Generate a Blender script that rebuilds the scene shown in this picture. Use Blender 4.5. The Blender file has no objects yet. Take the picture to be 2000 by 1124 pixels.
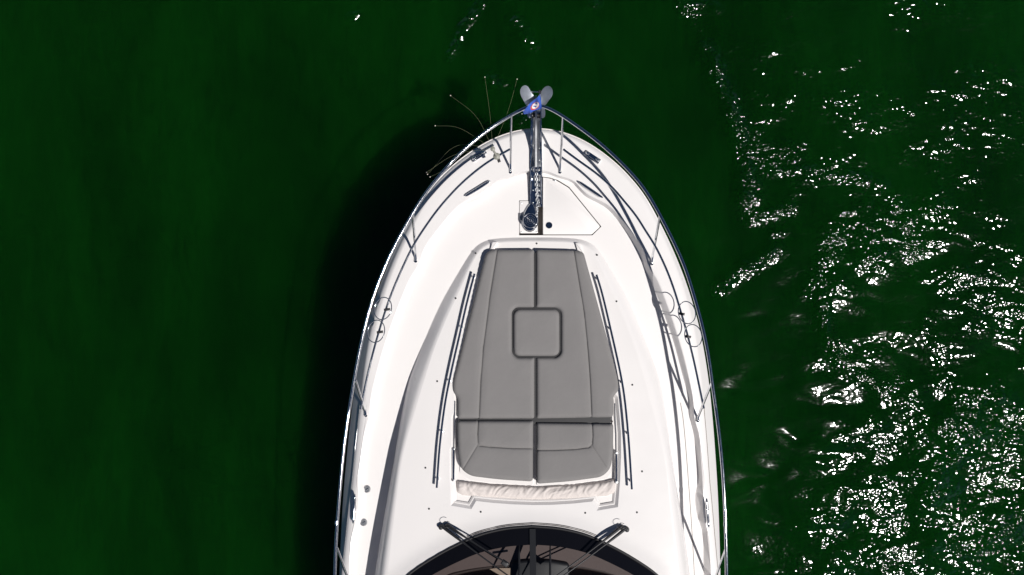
import bpy, math, random
import numpy as np
from mathutils import Vector, Matrix, noise as mnoise
from mathutils.geometry import delaunay_2d_cdt

random.seed(7)
np.random.seed(7)
R = math.radians

# ------------------------------------------------------------------ camera, light
FPX = 1500.0            # focal length in pixels of the 2000 px wide photograph
CAMZ = 10.13            # metres above the water
ZD = 1.80               # side deck above the water

scene = bpy.context.scene
cam_d = bpy.data.cameras.new('camera')
cam = bpy.data.objects.new('camera', cam_d)
scene.collection.objects.link(cam)
cam.location = (0, 0, CAMZ)
cam.rotation_euler = (0, 0, 0)
cam_d.sensor_width = 36.0
cam_d.lens = 36.0 * FPX / 2000.0
cam_d.clip_start = 0.05
cam_d.clip_end = 20000
scene.camera = cam

SUN_XY = Vector((830.0, -492.0)).normalized()
SUN_EL = math.atan(FPX / 965.0)
sun_vec = Vector((SUN_XY.x * math.cos(SUN_EL), SUN_XY.y * math.cos(SUN_EL), math.sin(SUN_EL)))

world = bpy.data.worlds.new('World')
scene.world = world
world.use_nodes = True
wn = world.node_tree.nodes
wl = world.node_tree.links
wn.clear()
wo = wn.new('ShaderNodeOutputWorld')
wb = wn.new('ShaderNodeBackground')
sky = wn.new('ShaderNodeTexSky')
sky.sky_type = 'NISHITA'
sky.sun_disc = False
sky.sun_elevation = SUN_EL
sky.sun_rotation = math.atan2(SUN_XY.x, SUN_XY.y)
sky.altitude = 2500.0
sky.air_density = 0.55
sky.dust_density = 0.0
sky.ozone_density = 3.0
wb.inputs['Strength'].default_value = 0.05
wl.new(sky.outputs[0], wb.inputs[0])
wl.new(wb.outputs[0], wo.inputs[0])

sd = bpy.data.lights.new('sun', 'SUN')
sd.energy = 5.0
sd.angle = R(0.53)
sd.color = (1.0, 0.965, 0.93)
sun = bpy.data.objects.new('sun', sd)
scene.collection.objects.link(sun)
sun.rotation_euler = sun_vec.to_track_quat('Z', 'Y').to_euler()
sun.location = sun_vec * 50

scene.view_settings.view_transform = 'Standard'
scene.view_settings.look = 'None'
scene.view_settings.exposure = -0.21
scene.view_settings.gamma = 1.0
scene.view_settings.use_curve_mapping = False
scene.render.engine = 'CYCLES'
scene.cycles.max_bounces = 8
scene.cycles.transparent_max_bounces = 12
scene.cycles.sample_clamp_indirect = 2.0
scene.cycles.use_denoising = True
scene.cycles.use_adaptive_sampling = False

# ------------------------------------------------------------------ helpers
COL = scene.collection
ORG = {}          # world origin of every object


def W(px, py, dz=0.0):
    """photo pixel + height above the side deck -> world point"""
    h = CAMZ - ZD - dz
    return Vector(((px - 1000.0) / FPX * h, -(py - 562.0) / FPX * h, ZD + dz))


def empty(name, loc, label=None, cat=None, group=None, parent=None):
    o = bpy.data.objects.new(name, None)
    COL.objects.link(o)
    loc = Vector(loc)
    o.empty_display_size = 0.2
    if parent is not None:
        o.parent = parent
        o.location = loc - ORG[parent.name]
    else:
        o.location = loc
    ORG[o.name] = loc
    tag(o, label, cat, group)
    return o


def tag(o, label=None, cat=None, group=None, kind=None):
    if label: o['label'] = label
    if cat: o['category'] = cat
    if group: o['group'] = group
    if kind: o['kind'] = kind
    return o


def mesh(name, verts, faces, mat, parent=None, smooth=40, label=None, flip=False):
    vs = np.array([tuple(v) for v in verts], dtype=float)
    c = (vs.min(0) + vs.max(0)) / 2
    c[2] = vs[:, 2].min()
    me = bpy.data.meshes.new(name)
    if flip:
        faces = [tuple(reversed(f)) for f in faces]
    me.from_pydata([tuple(v) for v in (vs - c)], [], [tuple(f) for f in faces])
    me.validate()
    if smooth:
        me.polygons.foreach_set('use_smooth', [True] * len(me.polygons))
        if smooth < 180:
            me.set_sharp_from_angle(angle=R(smooth))
    me.materials.append(mat)
    me.update()
    o = bpy.data.objects.new(name, me)
    COL.objects.link(o)
    ORG[o.name] = Vector(c)
    if parent is not None:
        o.parent = parent
        o.location = Vector(c) - ORG[parent.name]
    else:
        o.location = c
    if label:
        o['label'] = label
    return o


def crom(pts, n, closed=False):
    """centripetal-ish Catmull-Rom through pts, resampled to n points evenly by length"""
    P = np.array([tuple(p) for p in pts], dtype=float)
    if closed:
        Q = np.vstack([P[-1], P, P[0], P[1]])
    else:
        Q = np.vstack([2 * P[0] - P[1], P, 2 * P[-1] - P[-2]])
    out = []
    for i in range(1, len(Q) - 2):
        p0, p1, p2, p3 = Q[i - 1], Q[i], Q[i + 1], Q[i + 2]
        t0 = 0.0
        t1 = t0 + max(np.linalg.norm(p1 - p0), 1e-6) ** 0.5
        t2 = t1 + max(np.linalg.norm(p2 - p1), 1e-6) ** 0.5
        t3 = t2 + max(np.linalg.norm(p3 - p2), 1e-6) ** 0.5
        for t in np.linspace(t1, t2, 16, endpoint=False):
            a1 = (t1 - t) / (t1 - t0) * p0 + (t - t0) / (t1 - t0) * p1
            a2 = (t2 - t) / (t2 - t1) * p1 + (t - t1) / (t2 - t1) * p2
            a3 = (t3 - t) / (t3 - t2) * p2 + (t - t2) / (t3 - t2) * p3
            b1 = (t2 - t) / (t2 - t0) * a1 + (t - t0) / (t2 - t0) * a2
            b2 = (t3 - t) / (t3 - t1) * a2 + (t - t1) / (t3 - t1) * a3
            out.append((t2 - t) / (t2 - t1) * b1 + (t - t1) / (t2 - t1) * b2)
    out.append(Q[-2])
    out = np.array(out)
    return resample(out, n)


def resample(P, n):
    P = np.array(P, dtype=float)
    d = np.r_[0, np.cumsum(np.linalg.norm(np.diff(P, axis=0), axis=1))]
    s = np.linspace(0, d[-1], n)
    return np.stack([np.interp(s, d, P[:, k]) for k in range(P.shape[1])], 1)


def smooth_line(P, it=4):
    P = np.array(P, dtype=float)
    for _ in range(it):
        P[1:-1] = 0.25 * P[:-2] + 0.5 * P[1:-1] + 0.25 * P[2:]
    return P


def tube_data(pts, rad, seg=10, caps=True, closed=False):
    P = [Vector(p) for p in pts]
    n = len(P)
    rads = rad if hasattr(rad, '__len__') else [rad] * n
    verts, faces = [], []
    tang = []
    for i in range(n):
        if closed:
            t = P[(i + 1) % n] - P[i - 1]
        else:
            t = P[min(i + 1, n - 1)] - P[max(i - 1, 0)]
        tang.append(t.normalized())
    ref = Vector((0, 0, 1))
    if abs(tang[0].dot(ref)) > 0.9:
        ref = Vector((1, 0, 0))
    u = tang[0].cross(ref).normalized()
    for i in range(n):
        u = (u - tang[i] * u.dot(tang[i])).normalized()
        v = tang[i].cross(u)
        for k in range(seg):
            a = 2 * math.pi * k / seg
            verts.append(P[i] + (u * math.cos(a) + v * math.sin(a)) * rads[i])
    m = n if closed else n - 1
    for i in range(m):
        j = (i + 1) % n
        for k in range(seg):
            l = (k + 1) % seg
            faces.append((i * seg + k, i * seg + l, j * seg + l, j * seg + k))
    if caps and not closed:
        faces.append(tuple(reversed(range(seg))))
        faces.append(tuple(range((n - 1) * seg, n * seg)))
    return verts, faces


def tube(name, pts, rad, mat, parent=None, seg=10, closed=False, label=None):
    v, f = tube_data(pts, rad, seg, True, closed)
    return mesh(name, v, f, mat, parent, 60, label)


class MB:
    """collects shapes that together are one part"""
    def __init__(self):
        self.v, self.f = [], []

    def add(self, v, f):
        o = len(self.v)
        self.v += [Vector(x) for x in v]
        self.f += [tuple(i + o for i in q) for q in f]
        return self

    def tube(self, pts, rad, seg=10, closed=False):
        return self.add(*tube_data(pts, rad, seg, True, closed))

    def prism(self, outline, z0, z1, bev=0.0):
        return self.add(*prism_data(outline, z0, z1, bev))

    def lathe(self, c, prof, seg=24, sx=1.0, sy=1.0):
        c = Vector(c)
        v, f = [], []
        for r, z in prof:
            for k in range(seg):
                a = 2 * math.pi * k / seg
                v.append(c + Vector((math.cos(a) * r * sx, math.sin(a) * r * sy, z)))
        for i in range(len(prof) - 1):
            for k in range(seg):
                l = (k + 1) % seg
                f.append((i * seg + k, i * seg + l, (i + 1) * seg + l, (i + 1) * seg + k))
        f.append(tuple(reversed(range(seg))))
        f.append(tuple(range((len(prof) - 1) * seg, len(prof) * seg)))
        return self.add(v, f)

    def box(self, c, d, rz=0.0, bev=0.0):
        hx, hy, hz = d[0] / 2, d[1] / 2, d[2] / 2
        ca, sa = math.cos(rz), math.sin(rz)
        o = [(c[0] + x * ca - y * sa, c[1] + x * sa + y * ca) for x, y in ((-hx, -hy), (hx, -hy), (hx, hy), (-hx, hy))]
        return self.prism(o, c[2] - hz, c[2] + hz, bev)

    def build(self, name, mat, parent=None, smooth=40, label=None):
        return mesh(name, self.v, self.f, mat, parent, smooth, label)


def inset(poly, d):
    """move a 2-D polygon inwards by d (mitred)"""
    P = np.array(poly, dtype=float)
    n = len(P)
    area = 0.5 * np.sum(P[:, 0] * np.roll(P[:, 1], -1) - np.roll(P[:, 0], -1) * P[:, 1])
    s = 1 if area > 0 else -1
    out = []
    for i in range(n):
        e0 = P[i] - P[i - 1]
        e1 = P[(i + 1) % n] - P[i]
        n0 = np.array([-e0[1], e0[0]]) / max(np.linalg.norm(e0), 1e-9) * s
        n1 = np.array([-e1[1], e1[0]]) / max(np.linalg.norm(e1), 1e-9) * s
        m = n0 + n1
        m = m / max(np.dot(m, m) / 2, 0.35)
        out.append(P[i] + m * d)
    return np.array(out)


def prism_data(outline, z0, z1, bev=0.0):
    P = np.array([tuple(p)[:2] for p in outline], dtype=float)
    area = 0.5 * np.sum(P[:, 0] * np.roll(P[:, 1], -1) - np.roll(P[:, 0], -1) * P[:, 1])
    if area < 0:
        P = P[::-1]
    n = len(P)
    rings = [(P, z0)]
    if bev > 0:
        for a in (0.0, 0.33, 0.66, 1.0):
            an = a * math.pi / 2
            rings.append((inset(P, bev * (1 - math.cos(an))), z1 - bev * (1 - math.sin(an))))
    else:
        rings.append((P, z1))
    v, f = [], []
    for Q, z in rings:
        v += [(q[0], q[1], z) for q in Q]
    for i in range(len(rings) - 1):
        for k in range(n):
            l = (k + 1) % n
            f.append((i * n + k, i * n + l, (i + 1) * n + l, (i + 1) * n + k))
    f.append(tuple(reversed(range(n))))
    f.append(tuple(range((len(rings) - 1) * n, len(rings) * n)))
    return v, f


def in_poly(pts, poly):
    pts = np.asarray(pts, dtype=float)
    P = np.asarray(poly, dtype=float)
    x, y = pts[:, 0], pts[:, 1]
    c = np.zeros(len(pts), dtype=bool)
    j = len(P) - 1
    for i in range(len(P)):
        xi, yi = P[i]
        xj, yj = P[j]
        if yi != yj:
            t = ((yi > y) != (yj > y)) & (x < (xj - xi) * (y - yi) / (yj - yi) + xi)
            c ^= t
        j = i
    return c


def seg_dist(pts, line, closed=False):
    pts = np.asarray(pts, dtype=float)
    L = np.asarray(line, dtype=float)
    if closed:
        L = np.vstack([L, L[:1]])
    best = np.full(len(pts), 1e9)
    if len(pts) < 64:
        a, ab = L[:-1], L[1:] - L[:-1]
        t = np.clip(np.einsum('psk,sk->ps', pts[:, None] - a[None], ab) / np.maximum((ab * ab).sum(1), 1e-12)[None], 0, 1)
        q = a[None] + t[..., None] * ab[None]
        return np.linalg.norm(pts[:, None] - q, axis=2).min(1)
    for a, b in zip(L[:-1], L[1:]):
        ab = b - a
        t = np.clip(((pts - a) @ ab) / max(ab @ ab, 1e-12), 0, 1)
        q = a + t[:, None] * ab
        best = np.minimum(best, np.linalg.norm(pts - q, axis=1))
    return best


def densify(poly, step, closed=True):
    P = [np.array(p, dtype=float) for p in poly]
    out = []
    m = len(P) if closed else len(P) - 1
    for i in range(m):
        a, b = P[i], P[(i + 1) % len(P)]
        k = max(1, int(round(np.linalg.norm(b - a) / step)))
        for q in range(k):
            out.append(a + (b - a) * q / k)
    if not closed:
        out.append(P[-1])
    return np.array(out)


def rounded(poly, rad, n=6):
    """polygon with rounded corners; rad a number or a list"""
    P = [np.array(p, dtype=float) for p in poly]
    N = len(P)
    rr = rad if hasattr(rad, '__len__') else [rad] * N
    out = []
    for i in range(N):
        a, b, c = P[i - 1], P[i], P[(i + 1) % N]
        r = rr[i]
        if r <= 0:
            out.append(b)
            continue
        d0 = (a - b) / np.linalg.norm(a - b)
        d1 = (c - b) / np.linalg.norm(c - b)
        r0 = min(r, 0.49 * np.linalg.norm(a - b), 0.49 * np.linalg.norm(c - b))
        p0, p1 = b + d0 * r0, b + d1 * r0
        for t in np.linspace(0, 1, n):
            out.append((1 - t) ** 2 * p0 + 2 * t * (1 - t) * b + t ** 2 * p1)
    return np.array(out)


def cdt_patch(outer, holes=(), extra=None):
    """triangulate a 2-D region; returns points and triangles"""
    pts = [tuple(p) for p in outer]
    edges = [(i, (i + 1) % len(outer)) for i in range(len(outer))]
    for h in holes:
        o = len(pts)
        pts += [tuple(p) for p in h]
        edges += [(o + i, o + (i + 1) % len(h)) for i in range(len(h))]
    if extra is not None and len(extra):
        pts += [tuple(p) for p in extra]
    res = delaunay_2d_cdt([Vector(p) for p in pts], edges, [], 0, 1e-6)
    V = np.array([tuple(v) for v in res[0]])
    F = np.array([tuple(f) for f in res[2]])
    cen = V[F].mean(1)
    keep = in_poly(cen, outer)
    for h in holes:
        keep &= ~in_poly(cen, h)
    F = F[keep]
    a = V[F]
    ar = (a[:, 1, 0] - a[:, 0, 0]) * (a[:, 2, 1] - a[:, 0, 1]) - (a[:, 2, 0] - a[:, 0, 0]) * (a[:, 1, 1] - a[:, 0, 1])
    F = F[np.abs(ar) > 1e-9]
    # photo y points down, so counter-clockwise in the photo is clockwise in the world
    F = np.array([f if s < 0 else f[::-1] for f, s in zip(F, ar[np.abs(ar) > 1e-9])])
    return V, F


def grid_pts(poly, step, holes=(), margin=0.0, lines=()):
    P = np.asarray(poly)
    xs = np.arange(P[:, 0].min(), P[:, 0].max(), step)
    ys = np.arange(P[:, 1].min(), P[:, 1].max(), step)
    G = np.stack(np.meshgrid(xs, ys), -1).reshape(-1, 2)
    G[:, 0] += ((np.round((G[:, 1] - ys[0]) / step).astype(int)) % 2) * step * 0.5
    k = in_poly(G, P)
    for h in holes:
        k &= ~in_poly(G, h)
    G = G[k]
    if margin > 0:
        G = G[seg_dist(G, P, True) > margin]
        for h in holes:
            G = G[seg_dist(G, h, True) > margin]
    return G


# ------------------------------------------------------------------ materials
def new_mat(name):
    m = bpy.data.materials.new(name)
    m.use_nodes = True
    nt = m.node_tree
    b = nt.nodes['Principled BSDF']
    return m, nt, b


def N(nt, t, **kw):
    n = nt.nodes.new(t)
    for k, v in kw.items():
        if k in n.inputs:
            n.inputs[k].default_value = v
        else:
            setattr(n, k, v)
    return n


def obj_coord(nt, world=True):
    if world:
        return N(nt, 'ShaderNodeNewGeometry').outputs['Position']
    return N(nt, 'ShaderNodeTexCoord').outputs['Object']


def simple(name, col, rough=0.4, metal=0.0, var=0.06, vscale=6.0, rvar=0.08, bump=0.0, bscale=80.0, spec=0.5, coat=0.0):
    m, nt, b = new_mat(name)
    L = nt.links
    pos = obj_coord(nt)
    n1 = N(nt, 'ShaderNodeTexNoise', Scale=vscale, Detail=6.0, Roughness=0.6)
    L.new(pos, n1.inputs['Vector'])
    rmp = N(nt, 'ShaderNodeMapRange')
    rmp.inputs['To Min'].default_value = 1 - var
    rmp.inputs['To Max'].default_value = 1 + var
    L.new(n1.outputs['Fac'], rmp.inputs['Value'])
    mul = N(nt, 'ShaderNodeVectorMath', operation='SCALE')
    mul.inputs[0].default_value = col
    L.new(rmp.outputs[0], mul.inputs['Scale'])
    L.new(mul.outputs[0], b.inputs['Base Color'])
    n2 = N(nt, 'ShaderNodeTexNoise', Scale=vscale * 4, Detail=5.0)
    L.new(pos, n2.inputs['Vector'])
    r2 = N(nt, 'ShaderNodeMapRange')
    r2.inputs['To Min'].default_value = max(0.02, rough - rvar)
    r2.inputs['To Max'].default_value = rough + rvar
    L.new(n2.outputs['Fac'], r2.inputs['Value'])
    L.new(r2.outputs[0], b.inputs['Roughness'])
    b.inputs['Metallic'].default_value = metal
    b.inputs['Specular IOR Level'].default_value = spec
    b.inputs['Coat Weight'].default_value = coat
    b.inputs['Coat Roughness'].default_value = 0.08
    if bump > 0:
        n3 = N(nt, 'ShaderNodeTexNoise', Scale=bscale, Detail=4.0)
        L.new(pos, n3.inputs['Vector'])
        bp = N(nt, 'ShaderNodeBump', Strength=1.0, Distance=bump)
        L.new(n3.outputs['Fac'], bp.inputs['Height'])
        L.new(bp.outputs[0], b.inputs['Normal'])
    return m


M = {}
M['gel'] = simple('white_gelcoat', (0.80, 0.775, 0.76), 0.30, var=0.012, vscale=1.6, rvar=0.06, bump=0.0004, bscale=9)
M['nonskid'] = simple('white_nonskid_deck', (0.79, 0.765, 0.75), 0.5, var=0.015, vscale=2.2, rvar=0.06, bump=0.0006, bscale=260)
M['chrome'] = simple('polished_stainless', (0.70, 0.71, 0.73), 0.06, metal=1.0, var=0.05, vscale=9, rvar=0.025)
M['brushed'] = simple('brushed_stainless', (0.62, 0.63, 0.64), 0.34, metal=1.0, var=0.10, vscale=25, rvar=0.1)
M['galv'] = simple('galvanised_steel', (0.42, 0.45, 0.50), 0.42, metal=0.7, var=0.22, vscale=22, rvar=0.12, bump=0.001, bscale=60)
M['black'] = simple('black_rubber', (0.018, 0.018, 0.02), 0.45, var=0.2, vscale=20)
M['frit'] = simple('black_glass_border', (0.006, 0.006, 0.008), 0.16, var=0.1, vscale=5, rvar=0.03)
M['blackpaint'] = simple('black_painted_metal', (0.016, 0.017, 0.02), 0.5, var=0.15, vscale=30)
M['dash'] = simple('brown_leather_dash', (0.108, 0.076, 0.070), 0.6, var=0.12, vscale=14, bump=0.001, bscale=300)
M['dashdark'] = simple('dark_brown_trim', (0.035, 0.022, 0.018), 0.5, var=0.15)
M['beige'] = simple('beige_upholstery', (0.36, 0.28, 0.22), 0.7, var=0.06, vscale=10)
M['lining'] = simple('tan_locker_lining', (0.36, 0.31, 0.25), 0.6, var=0.1, vscale=8)
M['grey'] = simple('grey_locker_floor', (0.16, 0.145, 0.135), 0.6, var=0.15, vscale=20)
M['seam'] = simple('brown_sealant', (0.16, 0.12, 0.09), 0.6, var=0.2, vscale=40)
M['gap'] = simple('dark_joint', (0.05, 0.04, 0.035), 0.7, var=0.2, vscale=40)
M['plastic'] = simple('grey_olive_plastic', (0.28, 0.28, 0.24), 0.45, var=0.12, vscale=60)
M['wire'] = simple('pale_wire', (0.20, 0.22, 0.12), 0.5, metal=0.0, var=0.1)
M['tip'] = simple('cream_plastic', (0.75, 0.70, 0.58), 0.5)
M['flag'] = simple('blue_flag_cloth', (0.035, 0.11, 0.52), 0.75, var=0.12, vscale=30, bump=0.001, bscale=300)
M['flagred'] = simple('red_flag_print', (0.62, 0.07, 0.05), 0.75)
M['flagwhite'] = simple('white_flag_print', (0.78, 0.77, 0.76), 0.75)
M['flagblue'] = simple('blue_flag_print', (0.02, 0.06, 0.34), 0.75)
M['antifoul'] = simple('dark_hull_bottom', (0.02, 0.03, 0.05), 0.6)
M['navylens'] = simple('dark_blue_plastic', (0.03, 0.06, 0.12), 0.3)


def fabric(name, col, wr=0.004, wscale=7.0, var=0.05):
    m, nt, b = new_mat(name)
    L = nt.links
    pos = obj_coord(nt)
    n1 = N(nt, 'ShaderNodeTexNoise', Scale=5.0, Detail=8.0, Roughness=0.65)
    L.new(pos, n1.inputs['Vector'])
    n4 = N(nt, 'ShaderNodeTexNoise', Scale=160.0, Detail=3.0)
    L.new(pos, n4.inputs['Vector'])
    ad = N(nt, 'ShaderNodeMath', operation='ADD')
    L.new(n1.outputs['Fac'], ad.inputs[0])
    L.new(n4.outputs['Fac'], ad.inputs[1])
    rmp = N(nt, 'ShaderNodeMapRange')
    rmp.inputs['From Max'].default_value = 2.0
    rmp.inputs['To Min'].default_value = 1 - var * 2
    rmp.inputs['To Max'].default_value = 1 + var * 2
    L.new(ad.outputs[0], rmp.inputs['Value'])
    mul = N(nt, 'ShaderNodeVectorMath', operation='SCALE')
    mul.inputs[0].default_value = col
    L.new(rmp.outputs[0], mul.inputs['Scale'])
    L.new(mul.outputs[0], b.inputs['Base Color'])
    b.inputs['Roughness'].default_value = 0.85
    b.inputs['Specular IOR Level'].default_value = 0.25
    b.inputs['Sheen Weight'].default_value = 0.08
    n2 = N(nt, 'ShaderNodeTexNoise', Scale=wscale, Detail=3.0)
    L.new(pos, n2.inputs['Vector'])
    bp = N(nt, 'ShaderNodeBump', Strength=1.0, Distance=wr)
    L.new(n2.outputs['Fac'], bp.inputs['Height'])
    n3 = N(nt, 'ShaderNodeTexNoise', Scale=420.0, Detail=2.0)
    L.new(pos, n3.inputs['Vector'])
    bp2 = N(nt, 'ShaderNodeBump', Strength=1.0, Distance=0.0008)
    L.new(n3.outputs['Fac'], bp2.inputs['Height'])
    L.new(bp.outputs[0], bp2.inputs['Normal'])
    L.new(bp2.outputs[0], b.inputs['Normal'])
    return m


M['cushion'] = fabric('grey_vinyl_cushion', (0.218, 0.210, 0.207), wr=0.006, wscale=5.0)
M['canvas'] = fabric('beige_canvas', (0.66, 0.605, 0.575), wr=0.004, wscale=22.0)


def glass_mat():
    m, nt, b = new_mat('tinted_windscreen_glass')
    L = nt.links
    nt.nodes.remove(b)
    out = nt.nodes['Material Output']
    tr = N(nt, 'ShaderNodeBsdfTransparent')
    tr.inputs[0].default_value = (0.80, 0.80, 0.80, 1)
    gl = N(nt, 'ShaderNodeBsdfGlossy')
    gl.inputs['Roughness'].default_value = 0.03
    fr = N(nt, 'ShaderNodeFresnel', IOR=1.5)
    mx = N(nt, 'ShaderNodeMixShader')
    L.new(fr.outputs[0], mx.inputs[0])
    L.new(tr.outputs[0], mx.inputs[1])
    L.new(gl.outputs[0], mx.inputs[2])
    L.new(mx.outputs[0], out.inputs['Surface'])
    return m


M['glass'] = glass_mat()


def water_mat():
    m, nt, b = new_mat('green_harbour_water')
    L = nt.links
    pos = obj_coord(nt)
    # murk: faint variation of the silt and algae in the water
    mp = N(nt, 'ShaderNodeMapping')
    mp.inputs['Scale'].default_value = (0.55, 0.22, 1)
    mp.inputs['Rotation'].default_value = (0, 0, R(25))
    L.new(pos, mp.inputs['Vector'])
    n1 = N(nt, 'ShaderNodeTexNoise', Scale=1.0, Detail=7.0, Roughness=0.62, Distortion=0.6)
    L.new(mp.outputs[0], n1.inputs['Vector'])
    rmp = N(nt, 'ShaderNodeMapRange')
    rmp.inputs['From Min'].default_value = 0.3
    rmp.inputs['From Max'].default_value = 0.7
    rmp.inputs['To Min'].default_value = 0.62
    rmp.inputs['To Max'].default_value = 1.38
    L.new(n1.outputs['Fac'], rmp.inputs['Value'])
    mq = N(nt, 'ShaderNodeMapping')
    mq.inputs['Scale'].default_value = (5.0, 1.1, 1)
    mq.inputs['Rotation'].default_value = (0, 0, R(-14))
    L.new(pos, mq.inputs['Vector'])
    nq = N(nt, 'ShaderNodeTexNoise', Scale=1.6, Detail=6.0, Roughness=0.65, Distortion=1.2)
    L.new(mq.outputs[0], nq.inputs['Vector'])
    rq = N(nt, 'ShaderNodeMapRange')
    rq.inputs['From Min'].default_value = 0.3
    rq.inputs['From Max'].default_value = 0.7
    rq.inputs['To Min'].default_value = 0.84
    rq.inputs['To Max'].default_value = 1.16
    L.new(nq.outputs['Fac'], rq.inputs['Value'])
    mm = N(nt, 'ShaderNodeMath', operation='MULTIPLY')
    L.new(rmp.outputs[0], mm.inputs[0])
    L.new(rq.outputs[0], mm.inputs[1])
    rmp = mm
    mul = N(nt, 'ShaderNodeVectorMath', operation='SCALE')
    mul.inputs[0].default_value = (0.0011, 0.0205, 0.0012)
    L.new(rmp.outputs[0], mul.inputs['Scale'])
    L.new(mul.outputs[0], b.inputs['Base Color'])
    b.inputs['Subsurface Weight'].default_value = 1.0
    b.inputs['Subsurface Radius'].default_value = (2.2, 5.5, 3.6)
    b.inputs['Subsurface Scale'].default_value = 1.0
    b.inputs['IOR'].default_value = 1.33
    b.inputs['Roughness'].default_value = 0.092
    # waves: the amplitude of the short ripples is carried by the water mesh
    at = N(nt, 'ShaderNodeAttribute', attribute_name='ripple')
    at2 = N(nt, 'ShaderNodeAttribute', attribute_name='swell')

    def wave(scale, rot, stretch, detail, rough, dist=0.0):
        q = N(nt, 'ShaderNodeMapping')
        q.inputs['Rotation'].default_value = (0, 0, R(rot))
        q.inputs['Scale'].default_value = (stretch, 1, 1)
        L.new(pos, q.inputs['Vector'])
        n = N(nt, 'ShaderNodeTexNoise', Scale=scale, Detail=detail, Roughness=rough, Distortion=dist)
        L.new(q.outputs[0], n.inputs['Vector'])
        return n.outputs['Fac']

    def scaled(h, k, attr=None):
        a = N(nt, 'ShaderNodeMath', operation='MULTIPLY')
        L.new(h, a.inputs[0])
        a.inputs[1].default_value = k
        if attr is None:
            return a.outputs[0]
        c = N(nt, 'ShaderNodeMath', operation='MULTIPLY')
        L.new(a.outputs[0], c.inputs[0])
        L.new(attr, c.inputs[1])
        return c.outputs[0]

    def add(a, c):
        s = N(nt, 'ShaderNodeMath', operation='ADD')
        L.new(a, s.inputs[0])
        L.new(c, s.inputs[1])
        return s.outputs[0]

    h = scaled(wave(1.3, 10, 0.7, 2, 0.4), 0.020)
    h = add(h, scaled(wave(4.5, -20, 0.55, 3, 0.5, 0.3), 0.020, at2.outputs['Fac']))
    h = add(h, scaled(wave(2.1, 30, 0.6, 1, 0.4, 0.4), 0.165, at2.outputs['Fac']))
    h = add(h, scaled(wave(8.5, 12, 0.66, 1, 0.4, 0.3), 0.050, at.outputs['Fac']))
    h = add(h, scaled(wave(24, -14, 0.85, 0, 0.5, 0.2), 0.0125, at.outputs['Fac']))
    at3 = N(nt, 'ShaderNodeAttribute', attribute_name='chop')
    h = add(h, scaled(wave(42, 5, 0.9, 0, 0.5, 0.2), 0.0125, at3.outputs['Fac']))
    bp = N(nt, 'ShaderNodeBump', Strength=1.0, Distance=1.0)
    L.new(h, bp.inputs['Height'])
    L.new(bp.outputs[0], b.inputs['Normal'])
    return m


M['water'] = water_mat()

# ------------------------------------------------------------------ water
def axis(lo, hi, step, far):
    inner = list(np.arange(lo, hi + 1e-6, step))
    return [-f for f in reversed(far)] + inner + list(far)


wx = axis(-9.0, 9.0, 0.07, [14, 30, 80, 300, 1500, 6000])
wy = axis(-6.0, 6.0, 0.07, [10, 25, 80, 300, 1500, 6000])
gx, gy = np.meshgrid(wx, wy)
wpos = np.stack([gx.ravel(), gy.ravel()], 1)
wpx = np.stack([wpos[:, 0] / CAMZ * FPX + 1000, -wpos[:, 1] / CAMZ * FPX + 562], 1)


def strokes(lst):
    out = np.zeros(len(wpx))
    for line, wid, amp in lst:
        d = seg_dist(wpx, line) if len(line) > 1 else np.linalg.norm(wpx - np.array(line[0]), axis=1)
        out = np.maximum(out, amp * np.exp(-(d / wid) ** 2))
    return out


# edge of the wind-ruffled water, right of the boat (photo pixels of the water plane)
edge_y = [-400, 0, 60, 150, 250, 330, 400, 440, 480, 560, 620, 700, 760, 820, 900, 1000, 1124, 1600]
edge_x = [1500, 1470, 1420, 1425, 1455, 1470, 1480, 1500, 1560, 1600, 1610, 1650, 1720, 1690, 1640, 1600, 1560, 1500]
def fnoise(kx, ky, seed):
    return np.array([mnoise.noise(Vector((p[0] * kx, p[1] * ky, seed))) for p in wpos])


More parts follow.
